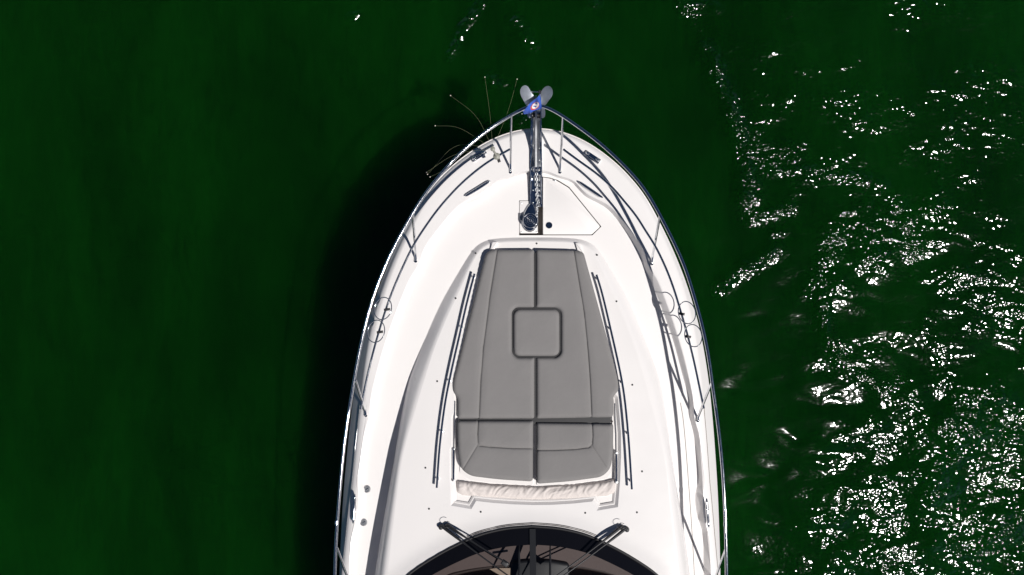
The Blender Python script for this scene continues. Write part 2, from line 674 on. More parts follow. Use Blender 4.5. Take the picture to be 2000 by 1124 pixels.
ex = np.interp(wpx[:, 1], edge_y, edge_x) + 70 * fnoise(0.7, 1.1, 21.0)
soft = np.interp(wpx[:, 1], [0, 420, 520, 1124], [16, 16, 40, 55])
zone = 1 / (1 + np.exp(-(wpx[:, 0] - ex) / soft))
patch = fnoise(0.9, 1.4, 3.1) + 0.7 * fnoise(2.4, 3.4, 9.1)
patch = np.clip(0.62 + 1.35 * patch, 0.05, 1.5)
patch = np.maximum(patch, np.interp(wpx[:, 1], [650, 900], [0.0, 0.55]))
base = np.interp(wpx[:, 1], [0, 200, 420, 600, 800, 1124], [0.60, 0.82, 0.88, 0.85, 1.05, 1.15])
fade = np.interp(wpx[:, 0], [1400, 1780, 1880, 2000, 2400], [1, 1, 0.75, 0.62, 0.6])
fade = np.where(wpx[:, 1] > 560, 1.0, fade)
ripple = zone * patch * base * fade
ripple = np.maximum(ripple, strokes([
    ([(1385, 105), (1412, 170), (1440, 235), (1455, 300), (1462, 380)], 22, 1.75),
    ([(1455, 300), (1520, 330), (1600, 335), (1680, 345), (1720, 362)], 14, 1.4),
    ([(1500, 318), (1560, 306)], 9, 1.0),
    ([(1470, 425), (1540, 405)], 11, 1.15),
    ([(1410, 560), (1440, 530), (1475, 512), (1515, 488)], 15, 1.3),
    ([(1500, 462), (1535, 450)], 6, 0.9),
    ([(1640, 420), (1700, 402)], 12, 1.1),
    ([(1590, 560), (1620, 500), (1640, 440)], 26, 1.05),
    ([(1600, 560), (1612, 640), (1640, 700)], 16, 1.1),
    ([(1750, 400), (1800, 440), (1790, 480)], 22, 1.0),
    ([(1860, 260), (1840, 200)], 14, 0.9),
    ([(880, 110), (905, 50), (940, 8)], 7, 1.5),
    ([(950, 150), (975, 165)], 8, 1.45),
    ([(1005, 40), (1040, 90)], 9, 1.35),
    ([(1030, 215), (1010, 240)], 8, 1.4),
    ([(1150, 5), (1165, 10)], 7, 1.4),
    ([(1330, 5), (1400, 15)], 10, 1.3),
    ([(690, 30)], 8, 1.3),
]))
chop = strokes([
    ([(1325, -20), (1350, 30), (1385, 105), (1412, 170), (1440, 235), (1453, 300), (1458, 380), (1462, 420)], 17, 1.0),
    ([(1440, 240), (1500, 300), (1560, 300)], 30, 0.75),
    ([(1462, 380), (1475, 430), (1540, 405)], 16, 0.9),
    ([(1410, 560), (1440, 530), (1475, 512), (1515, 488)], 15, 0.9),
    ([(1590, 560), (1606, 620), (1630, 680), (1660, 715)], 17, 0.95),
    ([(1660, 715), (1720, 760), (1760, 740)], 16, 0.8),
    ([(1600, 540), (1630, 470)], 26, 0.7),
    ([(1745, 390), (1770, 440), (1790, 500)], 18, 0.8),
    ([(1510, 330), (1600, 335), (1700, 355)], 12, 0.8),
]) * np.clip(0.75 + 0.8 * fnoise(2.6, 2.6, 31.0), 0.2, 1.2) + 0.22 * zone * np.clip(fnoise(1.1, 1.6, 41.0) + 0.3, 0, 1)
calm = np.interp(wpx[:, 0], [1300, 1440, 1600], [0.12, 0.5, 1.0]) * np.interp(wpx[:, 1], [300, 700, 850], [0.3, 0.7, 1.0])
swell = np.clip(calm, 0.1, 1.0)
swell = np.where(wpx[:, 0] < 1100, 0.12, swell)
nx, ny = len(wx), len(wy)
wf = [(j * nx + i, j * nx + i + 1, (j + 1) * nx + i + 1, (j + 1) * nx + i) for j in range(ny - 1) for i in range(nx - 1)]
wme = bpy.data.meshes.new('water')
wme.from_pydata([(p[0], p[1], 0.0) for p in wpos], [], wf)
for nm, arr in (('ripple', ripple), ('swell', swell), ('chop', chop)):
    a = wme.attributes.new(nm, 'FLOAT', 'POINT')
    a.data.foreach_set('value', arr.astype(np.float32))
wme.polygons.foreach_set('use_smooth', [True] * len(wme.polygons))
wme.materials.append(M['water'])
water = bpy.data.objects.new('water', wme)
COL.objects.link(water)
tag(water, 'dark green harbour water with sun glints on its ripples', None, None, 'structure')

# ------------------------------------------------------------------ yacht: lines
yacht = empty('motor_yacht', (0.25, -1.0, 0.0), 'white motor yacht seen from above, bow with steel rail and grey sun pad', 'yacht')


def cxg(y):   # centreline of the gunwale in the photo
    return np.interp(y, [250, 335, 515, 815, 1000, 1124, 1750], [1049.5, 1045.5, 1042.5, 1038.5, 1036.0, 1035.0, 1030.0])


def cxc(y):   # centreline of the coachroof
    return np.interp(y, [465, 600, 740, 960, 1124, 1750], [1046, 1045.5, 1044, 1041, 1040, 1036])


def mirror(pts, cf):
    return [(2 * cf(p[1]) - p[0], p[1]) for p in pts]


edgeR = [(1050, 250.5), (1078, 253), (1112, 262), (1149, 279), (1198, 314), (1236, 352), (1263, 388), (1298, 453), (1323, 508), (1345, 567), (1367, 645), (1383, 736), (1392, 820), (1398, 900), (1402, 965), (1405.5, 1058), (1407, 1124), (1408, 1300), (1404, 1750)]
ginR = [(1047, 333), (1062, 333.5), (1075, 335.5), (1088, 343.5), (1108, 347.5), (1122, 353), (1144, 379), (1170, 391), (1189, 401), (1207, 419), (1232, 451), (1253, 479), (1261, 496), (1263.5, 511), (1269, 526), (1279, 537), (1300, 587), (1327, 667), (1346, 740), (1356, 797), (1355, 816), (1365, 844), (1373, 911), (1377, 944), (1373.5, 966), (1373, 990), (1375.5, 1014), (1385, 1047), (1389, 1112), (1391, 1250), (1388, 1750)]
dinR = [(1047, 338), (1062, 338.5), (1074, 340.5), (1086, 348), (1107, 352), (1120, 357), (1140, 383), (1166, 396), (1184, 406), (1201, 424), (1224, 455), (1243, 486), (1254, 507), (1256.5, 518), (1260, 530), (1268, 543), (1284, 583), (1313, 661), (1334.5, 740), (1347, 784), (1344.5, 808), (1352, 834), (1363, 911), (1365, 940), (1358.5, 957), (1357, 980), (1363, 1014), (1372, 1038), (1373.5, 1102), (1376, 1250), (1372, 1750)]
coachbL = [(1046, 464), (1010, 464.3), (980, 465.5), (953, 469), (930, 481), (916, 499), (895, 533), (860, 595), (825, 675), (801, 736), (789, 785), (770, 896), (745, 1040), (732, 1124), (718, 1230), (706, 1400), (698, 1750)]
coachtL = [(1046, 472.5), (1012, 473), (984, 474), (958, 477.5), (939, 488), (922, 515), (900, 563), (873, 621), (847, 685), (831, 736), (816, 785), (787, 890), (772, 994), (757, 1124), (748, 1230), (741, 1400), (735, 1750)]

NS = 260


def ring(right, cf, n=NS, sm=3, left=None):
    """U-shaped line: aft port -> bow -> aft starboard, as photo pixels"""
    r = smooth_line(crom(right, n), sm)
    l = smooth_line(crom(left if left is not None else mirror(right, cf), n), sm)
    return np.vstack([l[::-1], r[1:]])


A = ring(edgeR, cxg)
GI = ring(ginR, cxg, sm=6)
DI = ring(dinR, cxg, sm=6)
cbR = mirror(coachbL, cxc)
ctR = mirror(coachtL, cxc)
CB = ring(cbR, cxc)
CT = ring(ctR, cxc)

# seam line and gunwale crown: offsets inward from the edge
def shift_in(P, off):
    """move a U line inwards (to the right of its direction) by off px per point"""
    t = np.gradient(P, axis=0)
    t /= np.linalg.norm(t, axis=1)[:, None]
    nrm = np.stack([-t[:, 1], t[:, 0]], 1)     # in photo coordinates (y down) this points to the inside
    return P + nrm * np.asarray(off)[:, None]


so = np.interp(A[:, 1], [250, 400, 600, 800, 940, 1050, 1110, 1750], [1.2, 2, 7, 15, 14.5, 9, 5, 4])
S = shift_in(A, so)
T = shift_in(S, np.interp(A[:, 1], [250, 450, 800, 1750], [9, 10, 14, 14]))


def zcoach(py):
    return np.interp(py, [464, 480, 520, 600, 700, 800, 900, 1000, 1124, 1300, 1750], [0.06, 0.064, 0.084, 0.125, 0.178, 0.222, 0.272, 0.325, 0.39, 0.46, 0.50])


def zA(py):
    return np.interp(py, [250, 400, 600, 800, 940, 1050, 1110, 1750], [0.035, 0.025, -0.05, -0.16, -0.15, -0.10, -0.05, -0.05])


def loft(rings, close=None):
    """rings: list of lists of world points with equal length"""
    n = len(rings[0])
    v = [p for r in rings for p in r]
    f = []
    for i in range(len(rings) - 1):
        for k in range(n - 1):
            f.append((i * n + k, i * n + k + 1, (i + 1) * n + k + 1, (i + 1) * n + k))
    return v, f


ZS, ZT, ZG = 0.035, 0.072, 0.078
rings = []
edge_w = [W(p[0], p[1], zA(p[1])) for p in A]
for z, fx, fy in ((-ZD - 0.7, 0.10, 0.78), (-ZD - 0.35, 0.62, 0.83), (-ZD, 0.84, 0.89), (-ZD + 0.5, 0.885, 0.93), (-ZD + 1.0, 0.93, 0.96), (-0.35, 0.972, 0.985), (-0.22, 0.985, 0.993)):
    row = []
    ya = edge_w[0].y
    for p in edge_w:
        row.append(Vector((0.25 + (p.x - 0.25) * fx, ya + (p.y - ya) * fy, ZD + z)))
    rings.append(row)
rings.append(edge_w)
v, f = loft(rings)
f.append(tuple(i * len(A) for i in range(len(rings))) + tuple(i * len(A) + len(A) - 1 for i in reversed(range(len(rings)))))
mesh('hull', v, f, M['gel'], yacht, 45, flip=True)

# gunwale: edge -> seam -> rounded crown -> flat cap -> bevelled inner face
rings = [edge_w]
rings.append([W(p[0], p[1], ZS - 0.012 if True else 0) for p in S])
nT = 6
for i in range(1, nT + 1):
    s = i / nT
    q = S * (1 - s) + T * s
    z = ZS + (ZT - ZS) * math.sin(s * math.pi / 2)
    rings.append([W(p[0], p[1], z) for p in q])
for s in (0.33, 0.66, 0.93):
    q = T * (1 - s) + GI * s
    rings.append([W(p[0], p[1], ZT + (ZG - ZT) * s) for p in q])
prof = [(0.0, ZG), (0.05, ZG - 0.002), (0.12, ZG - 0.007), (0.5, 0.040), (0.85, 0.009), (0.93, 0.003), (1.0, 0.0)]
for s, z in prof:
    q = GI * (1 - s) + DI * s
    rings.append([W(p[0], p[1], z) for p in q])
v, f = loft(rings)
mesh('gunwale', v, f, M['gel'], yacht, 60)

# ---- deck sheet with the locker opening
locker = [(1014, 392), (1014, 460), (1157, 460), (1174.5, 443), (1112, 366), (1090, 352.5), (1075, 347.5), (1060, 345.5), (1034, 345.5), (1034, 392)]
locker_d = densify(locker, 6)
deck_outer = np.vstack([DI, CB[::-1]])
# the deck is the band between the gunwale and the coachroof, plus the foredeck
dgrid = grid_pts(deck_outer, 16, [locker_d], 5)
dv, df = cdt_patch(deck_outer, [locker_d], dgrid)
mesh('side_deck', [W(p[0], p[1], 0.0) for p in dv], df, M['nonskid'], yacht, 0)

# locker well under the lid and the windlass
wl_ = inset(locker_d, 0.2)
n = len(locker_d)
v = [W(p[0], p[1], 0.0) for p in locker_d] + [W(p[0], p[1], -0.09) for p in wl_]
f = [(k, (k + 1) % n, n + (k + 1) % n, n + k) for k in range(n)] + [tuple(range(n, 2 * n))]
mesh('anchor_locker_well', v, f, M['grey'], yacht, 0)

lid = rounded([(1060.5, 346.8), (1075, 349.2), (1089, 354.2), (1110.8, 367.3), (1172.6, 443), (1156, 458.4), (1060.5, 458.4)], [1, 3, 3, 3, 3, 2, 1], 4)
mb = MB()
mb.prism([W(p[0], p[1], 0.0) for p in lid], ZD - 0.05, ZD + 0.003, 0.004)
lid_o = mb.build('anchor_locker_lid', M['nonskid'], yacht, 40)
mb = MB()
mb.lathe(W(1072.5, 440.5, 0.002), [(0.030, 0), (0.037, 0.002), (0.037, 0.006), (0.034, 0.009), (0.012, 0.010), (0.004, 0.008)], 24)
mb.build('lid_latch', M['chrome'], lid_o, 40)
mb = MB()
mb.box(W(1083, 352.5, 0.006), (0.035, 0.018, 0.012), R(-20), 0.003)
mb.build('lid_hinge', M['brushed'], lid_o, 40)

# ---- coachroof
useq = [0, .08, .18, .30, .44, .58, .72, .86, 1.0]
hseq = [0, .09, .22, .38, .56, .73, .87, .96, 1.0]
haft = [0, .32, .60, .77, .87, .93, .97, .99, 1.0]
rings = []
for u_, h_, ha_ in zip(useq, hseq, haft):
    q = CB * (1 - u_) + CT * u_
    rings.append([W(p[0], p[1], zcoach(p2[1]) * (h_ + (ha_ - h_) * np.clip((p2[1] - 650) / 250, 0, 1))) for p, p2 in zip(q, CT)])
v, f = loft(rings)
mesh('coachroof_side', v, f, M['gel'], yacht, 60)

recess = [(893, 764), (1197, 764), (1207, 776), (1213, 848), (1213, 890), (1211, 940), (1207, 991), (1165.5, 998), (1157, 980), (1120, 984), (1079, 986.5), (1042, 987), (1000, 985.5), (960, 982.5), (930, 979), (920.5, 995), (880, 988), (880, 960), (878, 937), (878, 877), (881.5, 873), (881.5, 815), (886, 805), (887, 770)]
recess_d = densify(recess, 6)
windL = [(1040, 1029), (988, 1033.5), (936, 1046), (897, 1063), (845, 1091), (797, 1124), (775, 1150), (766, 1185), (762, 1260), (758, 1450), (754, 1750)]
WS0 = ring(mirror(windL, cxc), cxc, 120, 2)
ct_in = shift_in(CT, np.full(len(CT), 0.0))
coach_outer = CT
wind_hole = WS0
ch = np.vstack([CT, WS0[::-1]])
cgrid = grid_pts(ch, 13, [recess_d], 5)


def zc_top(p):
    z = zcoach(p[:, 1])
    d = seg_dist(p, CT)
    z = z + 0.012 * (1 - np.exp(-d / 60.0)) * np.interp(p[:, 1], [470, 600], [0.3, 1])
    # raised lip round the windscreen
    dw = seg_dist(p, WS0)
    z = z + 0.030 * np.exp(-(dw / 16.0) ** 2) * (p[:, 1] > 940)
    return z


cv, cf_ = cdt_patch(ch, [recess_d], cgrid)
cz = zc_top(cv)
mesh('coachroof', [W(p[0], p[1], z) for p, z in zip(cv, cz)], cf_, M['gel'], yacht, 60)

# sun pad well: two-step walls and a floor
r0 = recess_d
zr = zc_top(r0)
lev = [(0, 0.0), (0.5, -0.002), (6.0, -0.036), (6.5, -0.038), (8.0, -0.038), (8.4, -0.039), (12.0, -0.058)]
v, f = [], []
n = len(r0)
for off, dz in lev:
    q = inset(r0, off) if off else r0
    v += [W(p[0], p[1], z + dz) for p, z in zip(q, zr)]
for i in range(len(lev) - 1):
    for k in range(n):
        l = (k + 1) % n
        f.append((i * n + k, i * n + l, (i + 1) * n + l, (i + 1) * n + k))
q = inset(r0, lev[-1][0])
fv, ff = cdt_patch(q, [], grid_pts(q, 25, [], 4))
o = len(v)
zf = np.interp(fv[:, 1], [764, 990], [zc_top(np.array([[900.0, 764.0]]))[0] - 0.058, zc_top(np.array([[900.0, 985.0]]))[0] - 0.058])
v += [W(p[0], p[1], z - 0.002) for p, z in zip(fv, zf)]
f += [tuple(int(i) + o for i in t) for t in ff]
mesh('sun_pad_well', v, f, M['gel'], yacht, 35)

# small raised fins in front of the pad
for pts in ([(957.5, 489), (961.5, 473.5), (971.5, 472.5), (966, 489)], [(1123.5, 474.5), (1132, 475.5), (1138.5, 495), (1128, 492)]):
    mb = MB()
    P = rounded(pts, 1.5, 4)
    mb.prism([W(p[0], p[1], 0.08) for p in P], ZD + 0.05, ZD + 0.098, 0.006)
    mb.build('coachroof_fin', M['gel'], yacht, 40)

# snap fasteners
for px, py in [(929, 495), (890, 583), (1048, 476), (1166, 498.5), (1204, 589), (854, 745), (831, 914), (838, 994), (939, 1000), (1235, 752), (1254, 921), (1143, 1002), (1244, 1001)]:
    z = zc_top(np.array([[px, py]], dtype=float))[0]
    mb = MB()
    mb.lathe(W(px, py, z - 0.003), [(0.0105, 0), (0.0105, 0.005), (0.008, 0.009), (0.003, 0.010)], 12)
    mb.build('snap_fastener', M['blackpaint'], yacht, 40)
for px, py in [(883.5, 424), (878, 432)]:
    mb = MB()
    mb.lathe(W(px, py, -0.002), [(0.007, 0), (0.007, 0.004), (0.003, 0.006)], 10)
    mb.build('deck_screw', M['brushed'], yacht, 40)

# deck seams
def seam(name, pts, zf, rad, mat):
    P = crom(pts, 60)
    return tube(name, [W(p[0], p[1], zf(p)) for p in P], rad, mat, yacht, 6)


seam('deck_seam', [(1329, 787), (1334, 817), (1345, 945), (1353, 1062), (1356, 1124), (1358, 1250)], lambda p: 0.001, 0.0028, M['seam'])
half = len(A) // 2
for sgn in (0, 1):
    part_ = S[:half][::-1] if sgn == 0 else S[half:]
    sel = part_[(part_[:, 1] > 790) & (part_[:, 1] < 1300)]
    tube('gunwale_seam', [W(p[0], p[1], ZS - 0.010) for p in sel[::3]], 0.0035, M['brushed'] if sgn == 0 else M['seam'], yacht, 6)

# ------------------------------------------------------------------ bow rail
def ZR(y):
    return float(np.interp(y, [203, 320, 450, 640, 800, 1400], [0.62, 0.67, 0.65, 0.63, 0.585, 0.57]))


def ZM(y):
    return float(np.interp(y, [292, 400, 520, 600, 700, 800], [0.40, 0.39, 0.36, 0.34, 0.30, 0.28]))


railL = [(1045, 202.5), (1034, 205.5), (1025, 210.5), (976, 238), (931, 271), (898, 300), (853, 349), (824, 387), (791, 443), (767, 487), (740, 549), (721, 606), (703, 680), (691, 745), (686, 775), (672, 870), (663, 964), (657, 1040), (654, 1115), (652, 1220), (651, 1420)]
railR = [(1045, 202.5), (1056, 204), (1071, 209.5), (1098, 226), (1131, 249), (1165, 274), (1198, 303), (1232, 337), (1260, 370), (1300, 441), (1316, 473), (1338, 522), (1354, 573), (1371, 634), (1383, 690), (1391, 748), (1404, 843), (1412, 926), (1417, 1021), (1419, 1115), (1420, 1220), (1420, 1420)]
midL = [(996, 292), (976, 303), (953, 317), (931, 333), (902, 358), (876, 385), (854, 411), (833, 440), (809, 477), (790, 515), (767, 568), (751, 613), (732, 677), (717, 738), (709, 777), (704.5, 800)]
midR = [(1100, 292), (1131, 315), (1167, 341), (1198, 369), (1217, 391), (1243, 423), (1260, 450), (1279, 480), (1300, 523), (1316, 565), (1330, 611), (1343, 656), (1354, 701), (1362, 738), (1374.5, 798)]
bow_rail = empty('bow_rail', W(1045, 335, 0.0), parent=yacht)
RL = smooth_line(crom(railL, 150), 6)
RR = smooth_line(crom(railR, 150), 6)
full = np.vstack([RL[::-1], RR[1:]])
full = np.vstack([full[:2], smooth_line(full, 6)[2:-2], full[-2:]])
tube('top_rail', [W(p[0], p[1], ZR(p[1])) for p in full], 0.0165, M['chrome'], bow_rail, 14)
for m_ in (midL, midR):
    q = smooth_line(crom(m_, 110), 4)
    tube('mid_rail', [W(p[0], p[1], ZM(p[1])) for p in q], 0.0125, M['chrome'], bow_rail, 10)


def stanchion(top, base, zb, bend=None):
    p0 = W(base[0], base[1], zb - 0.01)
    p1 = W(top[0], top[1], ZR(top[1]))
    pts = [p0, p0 + Vector((0, 0, 0.03)) + (p1 - p0) * 0.03]
    for s in np.linspace(0.08, 1, 8):
        pts.append(p0 + (p1 - p0) * s)
    o = tube('stanchion', pts, 0.0125, M['chrome'], bow_rail, 10)
    mb = MB()
    mb.lathe(W(base[0], base[1], zb - 0.012), [(0.027, 0), (0.027, 0.016), (0.022, 0.022), (0.016, 0.024), (0.016, 0.045)], 16)
    mb.build('stanchion_foot', M['chrome'], o, 40)


for top, base, zb in (((998, 227), (997, 338), 0.05), ((1100, 228), (1093, 338), 0.05), ((806, 417), (813, 511), 0.06), ((1289, 421), (1272, 516), 0.06),
                      ((694, 742), (716, 811), 0.06), ((1390, 748), (1361, 821), 0.06), ((657.5, 1070), (684, 1140), 0.07), ((1418, 1072), (1392, 1142), 0.07)):
    stanchion(top, base, zb)
# rail joint sleeves
for px, py in ((657.5, 1021), (1417, 1024)):
    mb = MB()
    c = W(px, py, ZR(py))
    mb.tube([c - Vector((0.001, .02, 0)), c + Vector((-0.001, .02, 0))], 0.0195, 14)
    mb.build('rail_sleeve', M['chrome'], bow_rail, 40)

# fender holders: two hoops on each mid rail
def fender(cx, cy, clamp, outx):
    e = empty('fender_holder', W(cx, cy, ZM(cy)), parent=yacht)
    rx, ry = 16.5, 22.0
    pts = []
    tilt = R(-14 if outx > 0 else 14)
    for k in range(36):
        a = 2 * math.pi * k / 36
        x, y = rx * math.cos(a), ry * math.sin(a)
        pts.append(W(cx + x * math.cos(tilt) - y * math.sin(tilt), cy + x * math.sin(tilt) + y * math.cos(tilt), ZM(cy) + 0.03))
    tube('hoop', pts, 0.0055, M['chrome'], e, 8, closed=True)
    mb = MB()
    c = W(clamp[0], clamp[1], ZM(cy) + 0.015)
    mb.box((c.x, c.y, c.z), (0.062, 0.026, 0.036), R(8 if outx < 0 else -8), 0.005)
    mb.build('clamp', M['blackpaint'], e, 40)


fender(748, 603, (756, 605), -1)
fender(734.5, 647.5, (742, 649), -1)
fender(1341.5, 611, (1331, 613.5), 1)
fender(1354, 656, (1343.5, 658), 1)

# ------------------------------------------------------------------ deck fittings
def cleat(a, b, z0, name='cleat'):
    pa, pb = W(a[0], a[1], z0 + 0.055), W(b[0], b[1], z0 + 0.055)
    e = empty(name, W((a[0] + b[0]) / 2, (a[1] + b[1]) / 2, z0), parent=yacht)
    d = pb - pa
    pts, rad = [], []
    for s in np.linspace(0, 1, 15):
        t = abs(s - 0.5) * 2
        pts.append(pa + d * s + Vector((0, 0, 0.012 * t ** 2)))
        rad.append(0.018 * (1 - 0.45 * t ** 3) if 0 < s < 1 else 0.006)
    tube('horn', pts, rad, M['chrome'], e, 10)
    for s in (0.36, 0.64):
        p = pa + d * s
        mb = MB()
        mb.lathe((p.x, p.y, ZD + z0 - 0.004), [(0.018, 0), (0.017, 0.008), (0.012, 0.02), (0.012, 0.055)], 14)
        mb.build('post', M['chrome'], e, 40)
    mb = MB()
    c = (pa + pb) / 2
    ang = math.atan2(d.y, d.x)
    mb.box((c.x, c.y, ZD + z0 + 0.001), (d.length * 0.5, 0.046, 0.010), ang, 0.004)
    mb.build('base_plate', M['chrome'], e, 40)


cleat((909, 384), (957.5, 354), 0.045)
cleat((1130, 355), (1177, 387), 0.045)
cleat((693.5, 965), (690, 1022), 0.055)
cleat((1379, 973), (1383.5, 1030), 0.06)


def chock(a, b):
    """open fairlead on the gunwale: base with two upright horns"""
    pa, pb = W(a[0], a[1], ZT), W(b[0], b[1], ZT)
    c = (pa + pb) / 2
    d = (pb - pa)
    ang = math.atan2(d.y, d.x)
    e = empty('fairlead', c, parent=yacht)
    mb = MB()
    mb.box((c.x, c.y, ZD + ZT + 0.004), (d.length, 0.06, 0.014), ang, 0.005)
    mb.build('base_plate', M['chrome'], e, 40)
    u = d.normalized()
    w = Vector((-u.y, u.x, 0))
    for s in (-1, 1):
        pts = []
        for t in np.linspace(0, 1, 9):
            an = t * math.pi * 0.62
            pts.append(c + u * s * (d.length * 0.40 - 0.030 * (1 - math.cos(an)) * 0.8) + Vector((0, 0, 0.008 + 0.042 * math.sin(an))))
        mb = MB()
        mb.tube(pts, [0.016, 0.016, 0.016, 0.0155, 0.015, 0.014, 0.013, 0.011, 0.007], 10)
        mb.box((c + u * s * d.length * 0.36)[:2] + (ZD + ZT + 0.016,), (0.05, 0.05, 0.018), ang, 0.005)
        mb.build('horn', M['chrome'], e, 50)


chock((921, 313), (949, 296))
chock((1142, 298), (1171, 317))

for px, py in ((716.5, 955.5), (710, 1020.5)):
    e = empty('filler_cap', W(px, py, 0.0), parent=yacht)
    mb = MB()
    mb.lathe(W(px, py, 0.0), [(0.041, 0), (0.041, 0.004), (0.037, 0.008), (0.030, 0.0085), (0.028, 0.006), (0.006, 0.006)], 28)
    mb.build('cap', M['brushed'], e, 35)
    mb = MB()
    c = W(px, py, 0.0085)
    mb.box((c.x, c.y, c.z), (0.044, 0.008, 0.008), R(35), 0.002)
    mb.build('grip_bar', M['chrome'], e, 35)

# handrails on the coachroof
def handrail(pts, posts):
    e = empty('grab_rail', W(pts[len(pts) // 2][0], pts[len(pts) // 2][1], 0.1), parent=yacht)
    P = crom(pts, 60)
    zz = [zc_top(np.array([p]))[0] + 0.070 for p in P]
    wp = [W(p[0], p[1], z) for p, z in zip(P, zz)]
    tube('bar', wp, 0.0125, M['chrome'], e, 10)
    for s in posts:
        i = int(s * (len(P) - 1))
        mb = MB()
        mb.tube([wp[i] - Vector((0, 0, 0.076)), wp[i]], 0.008, 8)
        mb.lathe(wp[i] - Vector((0, 0, 0.074)), [(0.017, 0), (0.016, 0.005), (0.009, 0.008)], 12)
        mb.build('post', M['chrome'], e, 40)


handrail([(926.5, 535), (912, 590), (897, 656), (881, 727), (869, 790), (859, 870), (853, 953)], (0.03, 0.27, 0.52, 0.76, 0.97))
handrail([(1165, 537), (1175, 570), (1193, 645), (1213, 736), (1220, 780), (1228, 862), (1234, 956)], (0.03, 0.27, 0.52, 0.76, 0.97))

# ------------------------------------------------------------------ anchor chute, windlass
chute = empty('anchor_chute', W(1047, 320, 0.0), parent=yacht)
def chute_z(y):
    return np.interp(y, [205, 250, 288, 334, 346, 406], [0.165, 0.16, 0.084, 0.082, 0.035, 0.012])
ys = np.linspace(208, 405, 24)
xl = np.interp(ys, [208, 255, 330, 405], [1037.5, 1036, 1034.5, 1034])
xr = np.interp(ys, [208, 255, 330, 405], [1057.5, 1058, 1059, 1059.5])
th = 1.1
secs = []
for y, a, b in zip(ys, xl, xr):
    z = float(chute_z(y))
    hgt = float(np.interp(y, [208, 248, 290, 334, 360, 405], [0.06, 0.055, 0.012, 0.010, 0.012, 0.010]))
    secs.append([W(a, y, z - 0.02), W(a, y, z + hgt), W(a + th, y, z + hgt + 0.002), W(a + th * 2, y, z + hgt - 0.004), W(a + 2.6, y, z + 0.006), W(a + 5, y, z), W(b - 5, y, z), W(b - 2.6, y, z + 0.006),
                 W(b - th * 2, y, z + hgt - 0.004), W(b - th, y, z + hgt + 0.002), W(b, y, z + hgt), W(b, y, z - 0.02)])
k = len(secs[0])
v = [p for s in secs for p in s]
f = [(i * k + j, i * k + (j + 1) % k, (i + 1) * k + (j + 1) % k, (i + 1) * k + j) for i in range(len(secs) - 1) for j in range(k)]
f += [tuple(range(k)), tuple(reversed(range((len(secs) - 1) * k, len(secs) * k)))]
mesh('channel', v, f, M['chrome'], chute, 35, flip=True)
c0, c1 = W(1038.5, 226, 0.135), W(1057, 226, 0.135)
mb = MB()
c0b, c1b = W(1039, 226, 0.19), W(1056.5, 226, 0.19)
pts = [c0b + (c1b - c0b) * s for s in np.linspace(0, 1, 9)]
mb.tube(pts, [0.03, 0.028, 0.022, 0.017, 0.015, 0.017, 0.022, 0.028, 0.03], 16)
mb.build('roller', M['black'], chute, 40)
for px in (1041, 1053):
    for py in (290, 313, 372, 396):
        mb = MB()
        mb.lathe(W(px, py, float(chute_z(py))), [(0.008, 0), (0.008, 0.003), (0.004, 0.006)], 10)
        mb.build('bolt', M['brushed'], chute, 40)

windlass = empty('windlass', W(1036, 430, 0.0), parent=yacht)
mb = MB()
mb.prism([W(p[0], p[1], 0.0) for p in rounded([(1014.6, 392.8), (1034.5, 392.8), (1050, 406), (1050, 456), (1014.6, 456)], [2, 3, 4, 3, 3], 4)], ZD - 0.08, ZD + 0.006, 0.006)
mb.build('mounting_pad', M['gel'], windlass, 40)
egg = []
for k in range(40):
    a = 2 * math.pi * k / 40
    x = math.cos(a)
    y = math.sin(a)
    rx = 15.5
    ry = 21 if y > 0 else 34
    egg.append(W(1034.5 + rx * x * (1 - 0.28 * max(0, -y)) + (3.5 if y < 0 else 0) * max(0, -y), 431.5 + ry * y, 0.0))
mb = MB()
mb.prism(egg, ZD + 0.004, ZD + 0.034, 0.016)
mb.tube([Vector((p.x, p.y, ZD + 0.012)) for p in egg], 0.008, 10, closed=True)
house = mb.build('housing', M['chrome'], windlass, 50)
mb = MB()
mb.lathe(W(1035.5, 432, 0.028), [(0.082, 0), (0.084, 0.010), (0.080, 0.020), (0.066, 0.028), (0.056, 0.032), (0.050, 0.042), (0.054, 0.052), (0.066, 0.058), (0.076, 0.062)], 40)
for k in range(10):
    a = 2 * math.pi * k / 10
    mb.box(W(1035.5, 432, 0.052) + Vector((0.062 * math.cos(a), 0.062 * math.sin(a), 0)), (0.024, 0.010, 0.02), a, 0.003)
mb.build('chain_gypsy', M['chrome'], windlass, 35)


def torus_prof(r, z, a, n=7):
    return [(r + a * math.cos(t), z + a * math.sin(t)) for t in np.linspace(-0.3, math.pi + 0.3, n)]


mb = MB()
mb.lathe(W(1036, 431.5, 0.090), [(0.070, 0)] + torus_prof(0.070, 0.008, 0.008) + [(0.058, 0.004)] + torus_prof(0.048, 0.014, 0.008) + [(0.037, 0.012)] + torus_prof(0.028, 0.024, 0.007) + [(0.018, 0.022), (0.017, 0.040), (0.012, 0.046), (0.004, 0.047)], 40)
mb.build('drum_cap', M['chrome'], windlass, 50)
mb = MB()
mb.box((W(1016, 424, 0.012)), (0.02, 0.075, 0.03), 0, 0.005)
mb.build('side_bracket', M['brushed'], windlass, 40)
for px, py in ((1018.5, 453.5), (1048, 453.5), (1018.5, 397)):
    mb = MB()
    mb.lathe(W(px, py, 0.004), [(0.008, 0), (0.008, 0.004), (0.003, 0.006)], 8)
    mb.build('bolt', M['brushed'], windlass, 40)

# anchor --------------------------------------------------------------
anchor = empty('anchor', W(1047, 200, -0.1), 'grey galvanised anchor with two rounded flukes hung in the bow chute', 'anchor')


